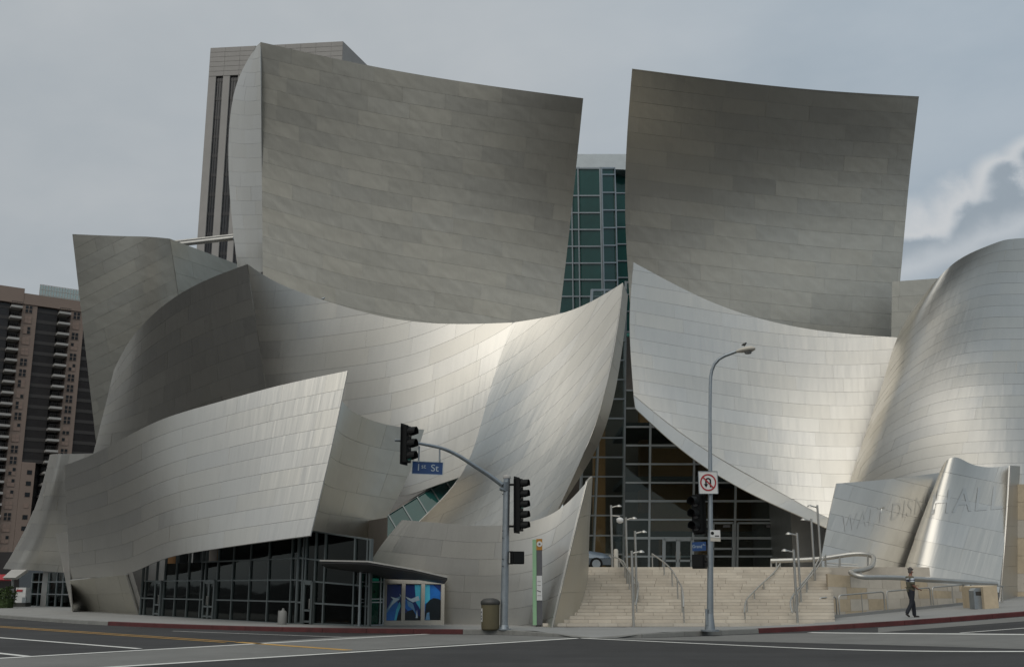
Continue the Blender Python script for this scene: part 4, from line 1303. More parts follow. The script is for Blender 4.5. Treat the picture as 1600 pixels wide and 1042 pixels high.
def traffic_signal():
    base = G(787.5, 983.5, WALK)
    Y = base.y
    t = thing('traffic_signal', base, 'grey signal pole with a long curved arm and black signal heads at the corner', 'traffic light')
    top = P(792, 745, Y)
    ph = MB(); ph.tube([base, top], [.135, .115], 18); ph.build('pole', M['galv'], t)
    pb = MB(); pb.tube([base, base + Vector((0, 0, .04))], .24, 16); pb.tube([base + Vector((0, 0, .04)), base + Vector((0, 0, .16))], [.17, .145], 16)
    for k in range(4):
        a = R(45 + 90 * k); q = base + Vector((math.cos(a) * .19, math.sin(a) * .19, .04)); pb.tube([q, q + Vector((0, 0, .07))], .022, 6)
    pb.build('base_plate', M['galv'], t)
    cp = MB(); cp.lathe(top, [(.135, -.05), (.14, .02), (.11, .06), (.03, .08)], 14); cp.build('cap', M['balcony'], t)
    arm = catmull([P(784, 757, Y - .1), P(765, 743, Y - .25), P(742, 728, Y - .5), P(715, 711, Y - .8), P(690, 700, Y - 1.1), P(665, 694.5, Y - 1.4), P(640, 690, Y - 1.7), P(617, 687.5, Y - 1.9)], 26)
    am = MB(); am.tube([Vector(p) for p in arm], [.085 - .045 * i / 25 for i in range(26)], 12); am.build('arm', M['galv'], t)
    cl = MB(); cl.bar(P(785, 760, Y - .1), P(793, 760, Y), .2, .3); cl.tube([P(781, 763, Y - .15), P(786, 765, Y - .1)], .06, 8); cl.build('clamp', M['galv'], t)
    for y in (829, 840, 873, 884, 772):
        MB().tube([P(785.5, y, Y - .12), P(785.5, y, Y - .16)], .02, 6).build('bolt', M['black'], t)
    hd = P(634, 694, Y - 1.95)
    s1 = signal_head('signal_head', hd, (.93, -.36, 0), 3, t, 2, w=.36, hgt1=.40)
    h5 = P(810, 788.5, Y - .1)
    s2 = signal_head('signal_head', h5, (.93, -.36, 0), 5, t, 2, w=.36, hgt1=.355)
    br = MB()
    for y in (757, 822): br.bar(P(794, y, Y), P(808, y, Y), .07, .07)
    br.build('bracket', M['black'], t)
    # walk signal lower on the pole
    pc = P(808, 871, Y - .05)
    pd = MB(); pd.box(pc, (.40, .3, .42), R(20)); pd.box(pc + Vector((.06, -.17, 0)), (.36, .08, .36), R(20)); hd2 = pd.build('walk_signal', M['black'], t)
    for dz in (-.2, .2): MB().bar(P(793, 871, Y) + Vector((0, 0, dz)), pc + Vector((-.15, 0, dz)), .04, .04).build('bracket', M['black'], t)
    return t, Y
_, YS = traffic_signal()

def street_sign():
    Ys = YS - 1.35
    c = P(668, 731, Ys)
    t = thing('street_sign', c, 'blue street name sign hanging from the curved signal arm', 'street sign')
    w, h = 1.02, .415
    rt = Vector((1, .06, -.035)).normalized()
    upv = Vector((.035, 0, 1))
    o = rt.cross(upv).normalized()
    if o.y > 0: o = -o
    q = lambda x, y, d=0: c + rt * x + upv * y + o * d
    MB().hexa([q(-w / 2, -h / 2), q(w / 2, -h / 2), q(w / 2, h / 2), q(-w / 2, h / 2)], -o * .05).build('plate', M['blue'], t)
    bd = MB()
    for a, b in (((-w / 2, -h / 2), (w / 2, -h / 2)), ((w / 2, -h / 2), (w / 2, h / 2)), ((w / 2, h / 2), (-w / 2, h / 2)), ((-w / 2, h / 2), (-w / 2, -h / 2))):
        bd.bar(q(*a, .002), q(*b, .002), .018, .02, o)
    bd.build('rim', M['letter_grey'], t)
    text_mb('1', .33, q(-.30, .0), rt, upv, o).build('lettering', M['letter_grey'], t)
    text_mb('st', .22, q(-.13, .05), rt, upv, o).build('lettering', M['letter_grey'], t)
    text_mb('St', .32, q(.24, .0), rt, upv, o, squeeze=1.05).build('lettering', M['letter_grey'], t)
    for x in (655, 687):
        MB().tube([P(x, 697 if x < 670 else 702, Ys), P(x - (1 if x < 670 else -.0), 722, Ys)], .028, 8).build('hanger', M['galv'], t)
street_sign()

def street_lamp():
    base = G(1109.5, 985.5, WALK)
    Y = base.y
    t = thing('street_lamp', base, 'tall grey street lamp with a curved arm in front of the stairs', 'street lamp')
    pts = [base, P(1109.7, 722, Y), P(1109.5, 640, Y), P(1110, 600, Y), P(1111.5, 582, Y), P(1117, 568, Y - .05), P(1127, 558.5, Y - .12), P(1140, 553, Y - .2), P(1152, 548.5, Y - .28)]
    cv = [Vector(p) for p in catmull([tuple(p) for p in pts], 44)]
    n = len(cv)
    MB().tube(cv, [.115 - .06 * min(1, i / 30) for i in range(n)], 16).build('pole', M['galv'], t)
    pb = MB(); pb.tube([base, base + Vector((0, 0, .05))], .3, 18); pb.tube([base + Vector((0, 0, .05)), base + Vector((0, 0, .55))], [.17, .13], 16); pb.box(base + Vector((-.12, -.1, .45)), (.06, .1, .5)); pb.build('base', M['galv'], t)
    a = P(1150, 549.5, Y - .27)
    ax = (P(1180, 544.5, Y - .5) - a); L = ax.length; ax.normalize()
    hd = MB(); vs, fs = [], []
    prof = [(0, .05, .05), (.12, .09, .07), (.3, .14, .10), (.6, .18, .12), (.85, .16, .11), (1, .06, .05)]
    sd_ = ax.cross(UP).normalized(); up_ = sd_.cross(ax)
    for (f, wv, hv) in prof:
        for k in range(12):
            an = 2 * math.pi * k / 12
            vs.append(a + ax * L * f + sd_ * math.cos(an) * wv + up_ * math.sin(an) * (hv if math.sin(an) > 0 else hv * .7))
    for i in range(len(prof) - 1):
        for k in range(12):
            fs.append((i * 12 + k, i * 12 + (k + 1) % 12, (i + 1) * 12 + (k + 1) % 12, (i + 1) * 12 + k))
    hd.add(vs, fs, True); hd.add(vs[:12], [tuple(range(11, -1, -1))]); hd.add(vs[-12:], [tuple(range(12))])
    ho = hd.build('luminaire', M['cream'], t)
    ln = MB(); ln.lathe(a + ax * L * .62 - UP * .10, [(.02, -.05), (.11, -.035), (.13, .02)], 12); ln.build('lens', M['bin_grey'], ho)
    return Y
YL = street_lamp()

def bird(loc, ang, name_label, m):
    t = thing('bird', loc, name_label, 'bird', rz=ang)
    v = MB()
    L = Vector(loc); K = .62
    v.tube([L + Vector((-.16, 0, .06)) * K, L + Vector((-.08, 0, .08)) * K, L + Vector((0, 0, .11)) * K, L + Vector((.06, 0, .15)) * K, L + Vector((.09, 0, .19)) * K, L + Vector((.13, 0, .20)) * K, L + Vector((.165, 0, .195)) * K], [.012, .035, .055, .045, .032, .028, .004], 10)
    for s in (-.02, .02): v.tube([L + Vector((0, s, 0)) * K, L + Vector((0, s, .08)) * K], .005, 5)
    o = v.build('body', m, t)
bird(P(1163, 541.2, YL - .4), 0.3, 'small dark bird perched on the street lamp head', M['bin_dark'])
pg, pS, pN = SURF['broad sagging sail that brightens towards its right fold']
_p = P(505, 468.5, 52.3)
bird(_p, 0.2, 'small grey bird perched on the top edge of the sagging sail', M['galv'])

def no_u_turn():
    Y = YL - .16
    c = P(1106.5, 753.5, Y)
    t = thing('traffic_sign', c, 'square white no U turn sign on the street lamp pole', 'road sign')
    s = .60 / 2 * 1.05
    q = lambda x, z, d=0.: c + Vector((x, -d, z))
    MB().hexa([q(-s, -s * 1.18), q(s, -s * 1.18), q(s, s * 1.18), q(-s, s * 1.18)], (0, .02, 0)).build('plate', M['sign_white'], t)
    bd = MB(); z = s * 1.18
    for a, b in (((-s, -z), (s, -z)), ((s, -z), (s, z)), ((s, z), (-s, z)), ((-s, z), (-s, -z))): bd.bar(q(*a, .004), q(*b, .004), .022, .012)
    bd.build('rim', M['galv'], t)
    rg = MB(); n = 32; vs, fs = [], []
    for k in range(n):
        a = 2 * math.pi * k / n
        for rr in (.27, .222): vs.append(q(math.cos(a) * rr, math.sin(a) * rr * 1.06, .008))
    for k in range(n): fs.append((2 * k, 2 * k + 1, 2 * ((k + 1) % n) + 1, 2 * ((k + 1) % n)))
    rg.add(vs, fs); rg.bar(q(-.17, .18, .012), q(.17, -.18, .012), .045, .006, FRONT); rg.build('red_ring', M['sign_red'], t)
    ar = MB(); path = [(.075, -.16), (.075, .06)] + [(.0 + .075 * math.cos(a), .06 + .075 * math.sin(a)) for a in [R(x) for x in range(15, 181, 15)]] + [(-.075, -.05)]
    for a, b in zip(path, path[1:]): ar.bar(q(*a, .006), q(*b, .006), .05, .004, FRONT)
    ar.prism([q(-.145, -.05, .008), q(-.005, -.05, .008), q(-.075, -.17, .008)], (0, .004, 0)); ar.build('arrow', M['black'], t)
no_u_turn()

def pole_signs():
    Y = YL + .02
    c = P(1117, 836, YL - .12)
    t = thing('bus_stop_plate', c, 'small white plate with a dark emblem on the street lamp pole', 'sign')
    q = lambda x, z, d=0.: c + Vector((x, -d, z))
    MB().hexa([q(-.15, -.06), q(.18, -.08), q(.18, .17), q(-.15, .17)], (0, .02, 0)).build('plate', M['sign_white'], t)
    MB().hexa([q(-.15, -.19), q(.18, -.20), q(.18, -.09), q(-.15, -.075)], (0, .02, 0)).build('lower_plate', M['cream'], t)
    e = MB(); disc(q(-.08, .07, .002), .055, FRONT, .004, 14).build('emblem', M['black'], t); e.bar(q(0, -.02, .003), q(.14, -.02, .003), .035, .003, FRONT); e.build('print', M['black'], t)
    t2 = thing('street_sign', P(1092, 853, YL + .05), 'small blue street name sign low on the street lamp pole', 'street sign')
    c = P(1093, 853.5, YL + .05)
    q = lambda x, z, d=0.: c + Vector((x, -d, z - .03 * 0))
    MB().hexa([q(-.24, -.15), q(.22, -.13), q(.22, .16), q(-.24, .14)], (0, .03, 0)).build('plate', M['blue'], t2)
    text_mb('Grand', .15, q(-.08, .0, .002), RIGHT, UP, FRONT, squeeze=.85).build('lettering', M['letter_grey'], t2)
    text_mb('Av', .09, q(.15, .06, .002), RIGHT, UP, FRONT).build('lettering', M['letter_grey'], t2)
    hx = thing('traffic_signal', P(1091, 803, YL + .15), 'black three light signal head fixed to the left of the street lamp pole', 'traffic light')
    signal_head('signal_head', P(1091, 803, YL + .15), (-.75, -.66, 0), 3, hx, None, w=.38, hgt1=.40)
    bb = MB()
    for y in (781, 826): bb.bar(P(1094, y, YL + .15), P(1109, y, YL), .06, .06)
    bb.build('bracket', M['black'], hx)
    wx = thing('walk_signal', P(1093, 880, YL + .1), 'black walk signal box below the small blue sign', 'walk signal')
    w = MB(); w.box(P(1093, 877, YL + .12), (.42, .28, .46), R(-25)); w.box(P(1090, 877, YL - .05), (.36, .08, .38), R(-25)); w.build('housing', M['black'], wx)
    MB().bar(P(1095, 877, YL + .1), P(1109, 877, YL), .05, .05).build('bracket', M['black'], wx)
pole_signs()

def bus_pylon():
    base = G(839.5, 978.5, WALK)
    Y = base.y
    t = thing('bus_stop_pylon', base, 'slim green and grey bus stop pylon with an orange top', 'bus stop')
    z = lambda y: P(839, y, Y).z
    xx = lambda x, y=900: P(x, y, Y).x
    d = Vector((0, .16, 0))
    def slab(n, x0, x1, y0, y1, m, off=0):
        return MB().hexa([Vector((xx(x0), Y - off, z(y1))), Vector((xx(x1), Y - off, z(y1))), Vector((xx(x1), Y - off, z(y0))), Vector((xx(x0), Y - off, z(y0)))], d).build(n, m, t)
    slab('green_side', 832.2, 838.2, 842.5, 976, M['green_pale'], .02)
    slab('grey_face', 838.3, 847.3, 859, 976, M['pylon_grey'])
    tp = slab('orange_top', 838.3, 847.6, 841.5, 859, M['pylon_orange'], .01)
    disc((xx(843.2), Y - .012, z(849.5)), .10, FRONT, .012, 20).build('disc', M['sign_white'], tp)
    disc((xx(843.2), Y - .026, z(849.5)), .035, FRONT, .01, 12).build('disc_centre', M['pylon_grey'], tp)
    pp = slab('timetable', 837.6, 847.0, 899, 937.5, M['sign_white'], .02)
    l = MB()
    for y in (908, 914, 930): l.bar(Vector((xx(839.5), Y - .024, z(y))), Vector((xx(845), Y - .024, z(y))), .012, .004, FRONT)
    l.bar(Vector((xx(839), Y - .024, z(922))), Vector((xx(845), Y - .024, z(924))), .03, .004, FRONT)
    l.build('print', M['pylon_grey'], pp)
    MB().box(base + Vector((.05, .08, .05)), (.2, .14, .1)).build('foot', M['bin_dark'], t)
bus_pylon()

def bins():
    b = G(766, 983.5, WALK)
    t = thing('litter_bin', b, 'olive brown litter bin with a dark lid beside the signal pole', 'litter bin')
    k = b.y / 1611
    MB().lathe(b, [(.27, 0), (.295, .03), (.30, .06), (.305, 30 * k), (.31, 37 * k)], 24).build('bin_body', M['bin_brown'], t)
    MB().lathe(b, [(.315, 37 * k), (.33, 38 * k), (.325, 42 * k), (.22, 46 * k), (.1, 47 * k)], 24).build('lid', M['bin_dark'], t)
    st = MB(); n = 4
    vs, fs = [], []
    for i in range(n + 1):
        a = R(186 + 26 * i / n)
        for zz in (.27, .70): vs.append(b + Vector((math.cos(a) * .306, math.sin(a) * .306, zz)))
    for i in range(n): fs.append((2 * i, 2 * i + 2, 2 * i + 3, 2 * i + 1))
    st.add(vs, fs).build('sticker', M['sign_white'], t)
    l = MB()
    for zz in (.36, .45, .58): 
        a = R(199); c = b + Vector((math.cos(a) * .312, math.sin(a) * .312, zz)); l.box(c, (.02, .06, .05), a)
    l.build('print', M['pylon_grey'], t)
    for px, lab, r in ((441.5, 'grey stone ash bin by the dark street corner glass', .15),):
        g = G(px, 975, WALK); kk = g.y / 1611
        t2 = thing('ash_bin', g, lab, 'litter bin')
        MB().lathe(g, [(r * .95, 0), (r, .03), (r, 17 * kk), (r * .75, 19.5 * kk), (r * .35, 21 * kk)], 16).build('bin_body', M['bin_grey'], t2)
        MB().lathe(g + Vector((0, 0, 21 * kk)), [(r * .3, 0), (r * .34, .05), (r * .1, .07)], 12).build('knob', M['bin_grey'], t2)
        MB().box(g + Vector((-.15, .25, 10 * kk)), (.16, .16, 20 * kk)).build('post', M['bin_grey'], t2)
    g = G(1531.5, 951, WALK); kk = g.y / 1611
    t3 = thing('litter_bin', g, 'silver grey metal litter bin at the end of the stone side wall', 'litter bin')
    w = 15.5 * kk
    bd = MB(); bd.prism([g + Vector((-w / 2, 0, 0)), g + Vector((w / 2, 0, 0)), g + Vector((w / 2 * .96, 0, 27 * kk)), g + Vector((w / 4, 0, 31 * kk)), g + Vector((-w / 4, 0, 31 * kk)), g + Vector((-w / 2 * .96, 0, 27 * kk))], (0, .45, 0))
    bd.build('bin_body', M['galv'], t3)
    MB().hexa([g + Vector((-w * .3, -.01, 20 * kk)), g + Vector((w * .3, -.01, 20 * kk)), g + Vector((w * .3, -.01, 26 * kk)), g + Vector((-w * .3, -.01, 26 * kk))], (0, .008, 0)).build('flap', M['bin_dark'], t3)
bins()

def poster_case():
    a, b = G(597.5, 977.5, WALK) + Vector((0, -.4, 0)), G(694, 976, WALK) + Vector((0, -.4, 0))
    a = G(597.5, 976.5, WALK); b = G(693.5, 975.5, WALK)
    t = thing('poster_case', a, 'cream framed display case with three blue posters beside the glazed vestibule', 'display case')
    h = P(597.5, 904.5, a.y).z - a.z
    dl = (b - a); L = dl.length; dl.normalize()
    n = Vector((dl.y, -dl.x, 0)); n = -n if n.y > 0 else n
    q = lambda u, v, d=0.: a + dl * (u * L) + UP * v * h + n * d
    MB().hexa([q(0, 0, -.06), q(1, 0, -.06), q(1, .975, -.06), q(0, 1, -.06)], -n * .35).build('cabinet', M['cream'], t)
    fr = MB()
    us = [0, .315, .645, 1]
    fr.bar(q(0, .05), q(1, .05), h * .10, .12, n); fr.bar(q(0, .955), q(1, .935), h * .085, .12, n)
    for u_, w in ((.028, .055), (.325, .06), (.645, .06), (.972, .055)): fr.bar(q(u_, .1), q(u_, .91), L * w, .12, n)
    fr.build('frame', M['cream'], t)
    pan = [(.062, .292), (.36, .61), (.68, .94)]
    v0, v1 = .105, .885
    cols = dict(navy=pmat('poster_navy', (.010, .03, .16), .3, var=.3), azure=pmat('poster_azure', (.015, .15, .5), .3, var=.3), cyan=pmat('poster_cyan', (.08, .5, .68), .3, var=.25),
                pale=pmat('poster_pale', (.5, .62, .70), .3, var=.25), dark=pmat('poster_dark', (.006, .012, .016), .3, var=.5), steel=pmat('poster_steelblue', (.13, .28, .45), .3, var=.4))
    shapes = [
      [('navy', [(0, 0), (1, 0), (1, 1), (0, 1)]), ('azure', [(.0, .0), (.55, 0), (.9, .45), (.6, .55), (.0, .28)]), ('steel', [(.0, .3), (.35, .56), (.95, .68), (.9, .58), (.4, .42), (.02, .2)]), ('pale', [(.25, .66), (.62, .62), (.9, .6), (.45, .46), (.1, .3), (.45, .58)]), ('cyan', [(.55, .0), (.68, .3), (.9, .52), (1, .4), (.8, .2), (.7, 0)]), ('pale', [(.86, .74), (1, .64), (1, .70)]), ('dark', [(.72, 0), (1, 0), (1, .22), (.8, .12)])],
      [('navy', [(0, 0), (1, 0), (1, 1), (0, 1)]), ('cyan', [(.6, 1), (1, 1), (1, .3), (.7, .5)]), ('azure', [(.0, .6), (.55, .4), (.8, .1), (.3, .2), (0, .35)]), ('pale', [(.0, .66), (.4, .60), (.85, .68), (.95, .56), (.5, .5), (.2, .57)]), ('steel', [(.1, .56), (.5, .47), (.72, .2), (.5, .3), (.2, .4)]), ('dark', [(0, 0), (1, 0), (1, .1), (.7, .16), (.5, .3), (.2, .26), (0, .18)]), ('pale', [(.7, .06), (.78, .3), (.84, .06)])],
      [('azure', [(0, 0), (1, 0), (1, 1), (0, 1)]), ('cyan', [(0, 1), (.3, 1), (.34, .55), (0, .45)]), ('dark', [(.02, .2), (.08, .44), (.3, .56), (.55, .62), (.85, .6), (1, .56), (1, 0), (.02, 0)]), ('steel', [(.05, .0), (.15, .2), (.3, .22), (.35, 0)]), ('navy', [(.5, 1), (1, 1), (1, .8)])],
    ]
    for (u0, u1), sh in zip(pan, shapes):
        ps = None
        for k, (c, poly) in enumerate(sh):
            d = -.02 + .003 * k
            mb = MB().prism([q(u0 + (u1 - u0) * x, v0 + (v1 - v0) * y, d) for x, y in poly], -n * .002)
            if ps is None: ps = mb.build('poster', M['blue'] if 0 else cols[c], t)
            else: mb.build('poster_print', cols[c], ps)
poster_case()

# ---------------------------------------------------------------- rails and lamps on the stairs
def zst(y):
    k = (y - Y0S) / RUN
    if k < 0: return WALK
    return WALK + min(NST, math.floor(k) + 1) * RISE

def stair_rail(label, pts, posts, group='tube handrails on the stone stairs', r=.032):
    P3 = [P(x, y, Y) for x, y, Y in pts]
    cv = [Vector(p) for p in catmull([tuple(p) for p in P3], 26)]
    t = thing('stair_rail', Vector((P3[0].x, P3[0].y, zst(P3[0].y))), label, 'handrail', group)
    MB().tube(cv, r, 8).build('rail', M['tubing'], t)
    for f in posts:
        i = min(25, int(f * 25))
        p = cv[i]
        zb = min(zst(p.y), p.z - .2)
        MB().tube([Vector((p.x, p.y, zb)), p], r * .85, 8).build('post', M['tubing'], t)
ys = lambda y: 38.3 + (975 - y) * (45.4 - 38.3) / 87.0          # depth of the stair surface seen at a row of the photograph
stair_rail('left handrail of the pair by the rounded steel sail', [(953, 868, 45.2), (970, 874, 44.4), (978, 884, 43.2), (987, 899, 41.5), (992, 912, 40.2)], (.05, .35, .62, .95))
stair_rail('right handrail of the pair by the rounded steel sail', [(966, 872, 45.2), (976, 885, 44), (992, 903, 42), (997, 921, 40.2), (993, 945, 39.4)], (.05, .4, .7, .97))
stair_rail('curved handrail in the left half of the stairs, left of the street lamp', [(1019, 865, 45.3), (1036, 877, 44), (1050, 891, 42.4), (1061, 910, 40.4), (1067, 928, 38.8), (1068, 948, 38.25)], (.03, .2, .42, .62, .8, .98))
stair_rail('curved handrail right of the street lamp', [(1219, 880, 45.2), (1210, 893, 44), (1190, 912, 42), (1172, 930, 40.3), (1164, 945, 39), (1163, 957, 38.5)], (.03, .22, .45, .66, .85, .98))
stair_rail('left handrail of the pair before the big pipe rail', [(1282, 868, 45.2), (1268, 893, 43.2), (1252, 913, 41.2), (1239, 930, 39.6), (1235, 945, 38.9), (1238, 957, 38.6)], (.03, .25, .45, .65, .85))
stair_rail('right handrail of the pair before the big pipe rail', [(1290, 866, 45.2), (1281, 880, 44.4), (1268, 898, 42.8), (1252, 918, 40.9), (1243, 936, 39.5), (1243, 956, 38.5)], (.03, .3, .55, .78))

def stair_lamp(px, ytop, Y, label, side, group='slim steel lamp posts on the stairs', spot=False):
    x = P(px, 900, Y).x
    b = Vector((x, Y, zst(Y)))
    zt = P(px, ytop, Y).z
    t = thing('stair_lamp', b, label, 'lamp post', group)
    MB().tube([b, Vector((x, Y, zt))], .047, 10).build('pole', M['tubing'], t)
    a = Vector((x, Y, zt - .1)); e = a + Vector((.34 * side, -.05, .08))
    arm = MB(); arm.tube([a, e], .03, 6); arm.build('arm', M['tubing'], t)
    hd = MB(); hd.lathe(e + Vector((0, 0, -.03)), [(.12, -.02), (.11, .02), (.03, .07)], 12); hd.build('lamp_head', M['tubing'], t)
    if spot:
        g = MB(); g.lathe(a + Vector((.36, -.1, -.55)), [(.05, -.13), (.14, -.08), (.15, .06), (.06, .12)], 14); g.build('globe', M['sign_white'], t)
        MB().tube([a + Vector((0, 0, -.35)), a + Vector((.36, -.1, -.38))], .025, 6).build('globe_arm', M['tubing'], t)
stair_lamp(988, 860, 38.1, 'front lamp post at the foot of the stairs, left group', 1)
stair_lamp(994, 829, 40.6, 'second lamp post of the left group on the stairs', 1)
stair_lamp(980, 808, 43.0, 'third lamp post of the left group on the stairs', 1)
stair_lamp(957, 789, 45.0, 'lamp post with a white globe nearest the rounded sail', 1, spot=True)
stair_lamp(1242, 858, 38.4, 'front lamp post at the foot of the stairs, right group', -1)
stair_lamp(1249, 832, 40.8, 'second lamp post of the right group on the stairs', -1)
stair_lamp(1273, 810, 43.2, 'third lamp post of the right group on the stairs', -1)
stair_lamp(1284, 789, 45.0, 'tallest lamp post in front of the low warped sail', -1)
bl0 = MB(); b0 = P(963, 890, 46.2); b0.z = zp
bo = thing('bollard', b0, 'short pale bollard at the top of the stairs by the parked car', 'bollard')
MB().lathe(b0, [(.1, 0), (.1, .75), (.06, .8)], 12).build('post', M['cream'], bo)

# big stainless pipe rail that bends round on the upper landing
pr = thing('pipe_rail', P(1340, 896, 43), 'thick stainless pipe rail bending back above the stone wall', 'handrail')
pts = [P(1204, 876, 46.5), P(1240, 875, 46.3), P(1290, 871.5, 46), P(1355, 866, 45.6), P(1362, 868, 45.4), P(1365, 876, 44.9), P(1362, 884, 44.3), P(1352, 889, 43.6), P(1340, 891.5, 42.8), P(1331, 896, 41.9), P(1340, 899.5, 41.6), P(1370, 901.5, 41.9), P(1400, 902, 42.4), P(1450, 905, 43.4), P(1500, 908.5, 44.4), P(1557, 912, 45.4)]
cv = [Vector(p) for p in catmull([tuple(p) for p in pts], 90)]
MB().tube(cv, .10, 12).build('pipe', M['tubing'], pr)
for x, y0, y1, Y in ((1205, 876, 893, 46.5), (1213, 876, 893, 46.4), (1290, 872, 890, 46), (1312, 870, 888, 45.8), (1356, 868, 887, 45.5), (1345, 893, 903, 42.6), (1417, 903, 913, 42.7), (1505, 909, 920, 44.5), (1548, 912, 922, 45.2)):
    MB().tube([P(x, y0, Y), P(x, y1, Y)], .04, 8).build('bracket_post', M['tubing'], pr)
for y in (879, 883): MB().tube([P(1288, y, 46.1), P(1340, y + 2.5, 45.7)], .025, 6).build('lower_rail', M['tubing'], pr)
MB().bar(P(1415, 906.5, 42.9), P(1567, 915.5, 45.5), .12, .05).build('ledge', M['tubing'], pr)
MB().tube([P(1566, 915, 45.5), P(1566, 946, 45.5)], .035, 8).build('bracket_post', M['tubing'], pr)

# hoop rails along the pavement
hoops = [((1282, 967.0), (1308.5, 964.6), 'shortest hoop rail nearest the foot of the stairs'), ((1312.5, 964.2), (1383, 957.2), 'hoop rail second from the stairs'),
         ((1387.5, 956.8), (1455.5, 949.6), 'hoop rail behind the walking person'), ((1459, 949.2), (1520, 942.6), 'hoop rail nearest the silver litter bin')]
for (a, b, lab) in hoops:
    A, B = G(*a, WALK), G(*b, WALK)
    t = thing('hoop_rail', A, lab, 'railing', 'steel hoop rails along the stone wall')
    h = .84 if a[0] > 1300 else .80
    u1 = UP * h
    d = (B - A).normalized()
    path = [A, A + u1 * .88, A + u1 * .97 + d * .04, A + u1 + d * .13, B + u1 - d * .13, B + u1 * .97 - d * .04, B + u1 * .88, B]
    MB().tube(path, .03, 8).build('hoop', M['tubing'], t)
    m = A.lerp(B, .5)
    MB().tube([m, m + u1], .022, 8).build('middle_post', M['tubing'], t)
    if a[0] < 1300: MB().tube([A + d * .1, A + d * .1 + u1 * .98], .022, 8).build('middle_post', M['tubing'], t)
lk = MB(); A, B = G(1272, 968.6, WALK), G(1525, 943, WALK)
lk.hexa([A, B, B + Vector((.02, .25, 0)), A + Vector((.02, .25, 0))], (0, 0, .11))
tag(lk.build('low_kerb', M['bin_grey']), kind='structure')

# ---------------------------------------------------------------- parked car on the plaza
def car():
    Yc = 55.5
    nose = P(955.5, 885, Yc)
    o = Vector((nose.x - 2.25, Yc, zp))
    t = thing('parked_car', o, 'grey blue saloon car half hidden behind the rounded steel sail', 'car')
    prof = [(-2.2, .35), (-2.22, .72), (-2.1, .92), (-1.55, .98), (-1.0, 1.36), (-.3, 1.45), (.35, 1.40), (1.0, 1.0), (1.75, .88), (2.12, .72), (2.22, .5), (2.2, .3)]
    wid = [.74, .80, .80, .80, .60, .56, .57, .78, .78, .72, .72, .72]
    vs, fs = [], []
    n = len(prof)
    for s in (-1, 1):
        for (x, z), w in zip(prof, wid): vs.append(o + Vector((x, s * w, z)))
    low = [(-2.2, .3), (2.2, .3)]
    # side skirts: a mid line gives the flank its width
    vm = []
    for s in (-1, 1):
        for (x, z), w in zip(prof, wid): vm.append(o + Vector((x * .99, s * .86, min(z, .62))))
    vs += vm
    for i in range(n - 1):
        fs.append((i, i + 1, n + i + 1, n + i))
        fs.append((2 * n + i, 2 * n + i + 1, i + 1, i))
        fs.append((n + i, n + i + 1, 3 * n + i + 1, 3 * n + i))
    b = MB().add(vs, fs, True)
    for s in (-1, 1): b.add([o + Vector((-2.15, s * .85, .6)), o + Vector((2.15, s * .85, .6)), o + Vector((2.15, s * .8, .28)), o + Vector((-2.15, s * .8, .28))], [(0, 1, 2, 3)])
    body = b.build('body', M['car'], t)
    for s in (-1, 1):
        MB().hexa([o + Vector((-1.3, s * .80, 1.0)), o + Vector((-.35, s * .80, 1.0)), o + Vector((-.35, s * .60, 1.38)), o + Vector((-.85, s * .61, 1.34))], (0, s * .012, 0)).build('side_window', M['flat_win'], t)
        MB().hexa([o + Vector((-.28, s * .80, 1.0)), o + Vector((.75, s * .80, 1.0)), o + Vector((.3, s * .60, 1.36)), o + Vector((-.28, s * .60, 1.39))], (0, s * .012, 0)).build('side_window', M['flat_win'], t)
        MB().box(o + Vector((2.08, s * .58, .70)), (.2, .3, .13)).build('headlight', M['sign_white'], t)
        MB().box(o + Vector((.62, s * .95, 1.02)), (.12, .18, .12)).build('mirror', M['car'], t)
        for x in (-1.4, 1.38):
            c = o + Vector((x, s * .80, .33))
            w = MB().tube([c - Vector((0, s * .1, 0)), c + Vector((0, s * .09, 0))], .33, 20).build('wheel', M['black'], t)
            MB().tube([c + Vector((0, s * .08, 0)), c + Vector((0, s * .105, 0))], .22, 12).build('rim', M['galv'], w)
    MB().hexa([o + Vector((.98, -.72, 1.03)), o + Vector((.98, .72, 1.03)), o + Vector((.40, .55, 1.41)), o + Vector((.40, -.55, 1.41))], (.012, 0, .012)).build('windscreen', M['flat_win'], t)
M['car'] = pmat('grey_blue_paint', (0.13, 0.16, 0.19), 0.3, 0.4, var=.05)
car()

# ---------------------------------------------------------------- far left corner: kiosk, hedge, low glass fence, awning
kb = G(22, 947.5, WALK)
k = thing('kiosk', kb, 'pale ticket kiosk with a dark plinth at the far left', 'kiosk')
s = kb.y / 1611
MB().box(kb + Vector((8 * s, .4, 3 * s)), (18 * s, .9, 6 * s)).build('plinth', M['bin_dark'], k)
MB().box(kb + Vector((8 * s, .4, 17 * s)), (15 * s, .8, 23 * s)).build('cabinet', M['sign_white'], k)
MB().box(kb + Vector((6 * s, -.02, 24 * s)), (9 * s, .05, 3 * s)).build('red_stripe', M['sign_red'], k)
MB().box(kb + Vector((15 * s, -.05, 10 * s)), (6 * s, .1, 8 * s)).build('grille', M['frame'], k)
aw = thing('awning', P(30, 900, 70), 'pale sloping awning under the flared sail at the far left', 'awning')
MB().prism([P(4, 902, 69), P(18, 889.5, 71), P(42, 889.5, 71), P(24, 902, 69)], (0, .3, -.12)).build('canopy', M['balcony'], aw)
MB().tube([P(20, 902, 69.5), G(20, 946, WALK) + Vector((0, 0, 0))], .08, 8).build('post', M['frame'], aw)
fn = thing('glass_fence', G(-10, 945, WALK), 'low pale green glass fence at the far left edge', 'fence')
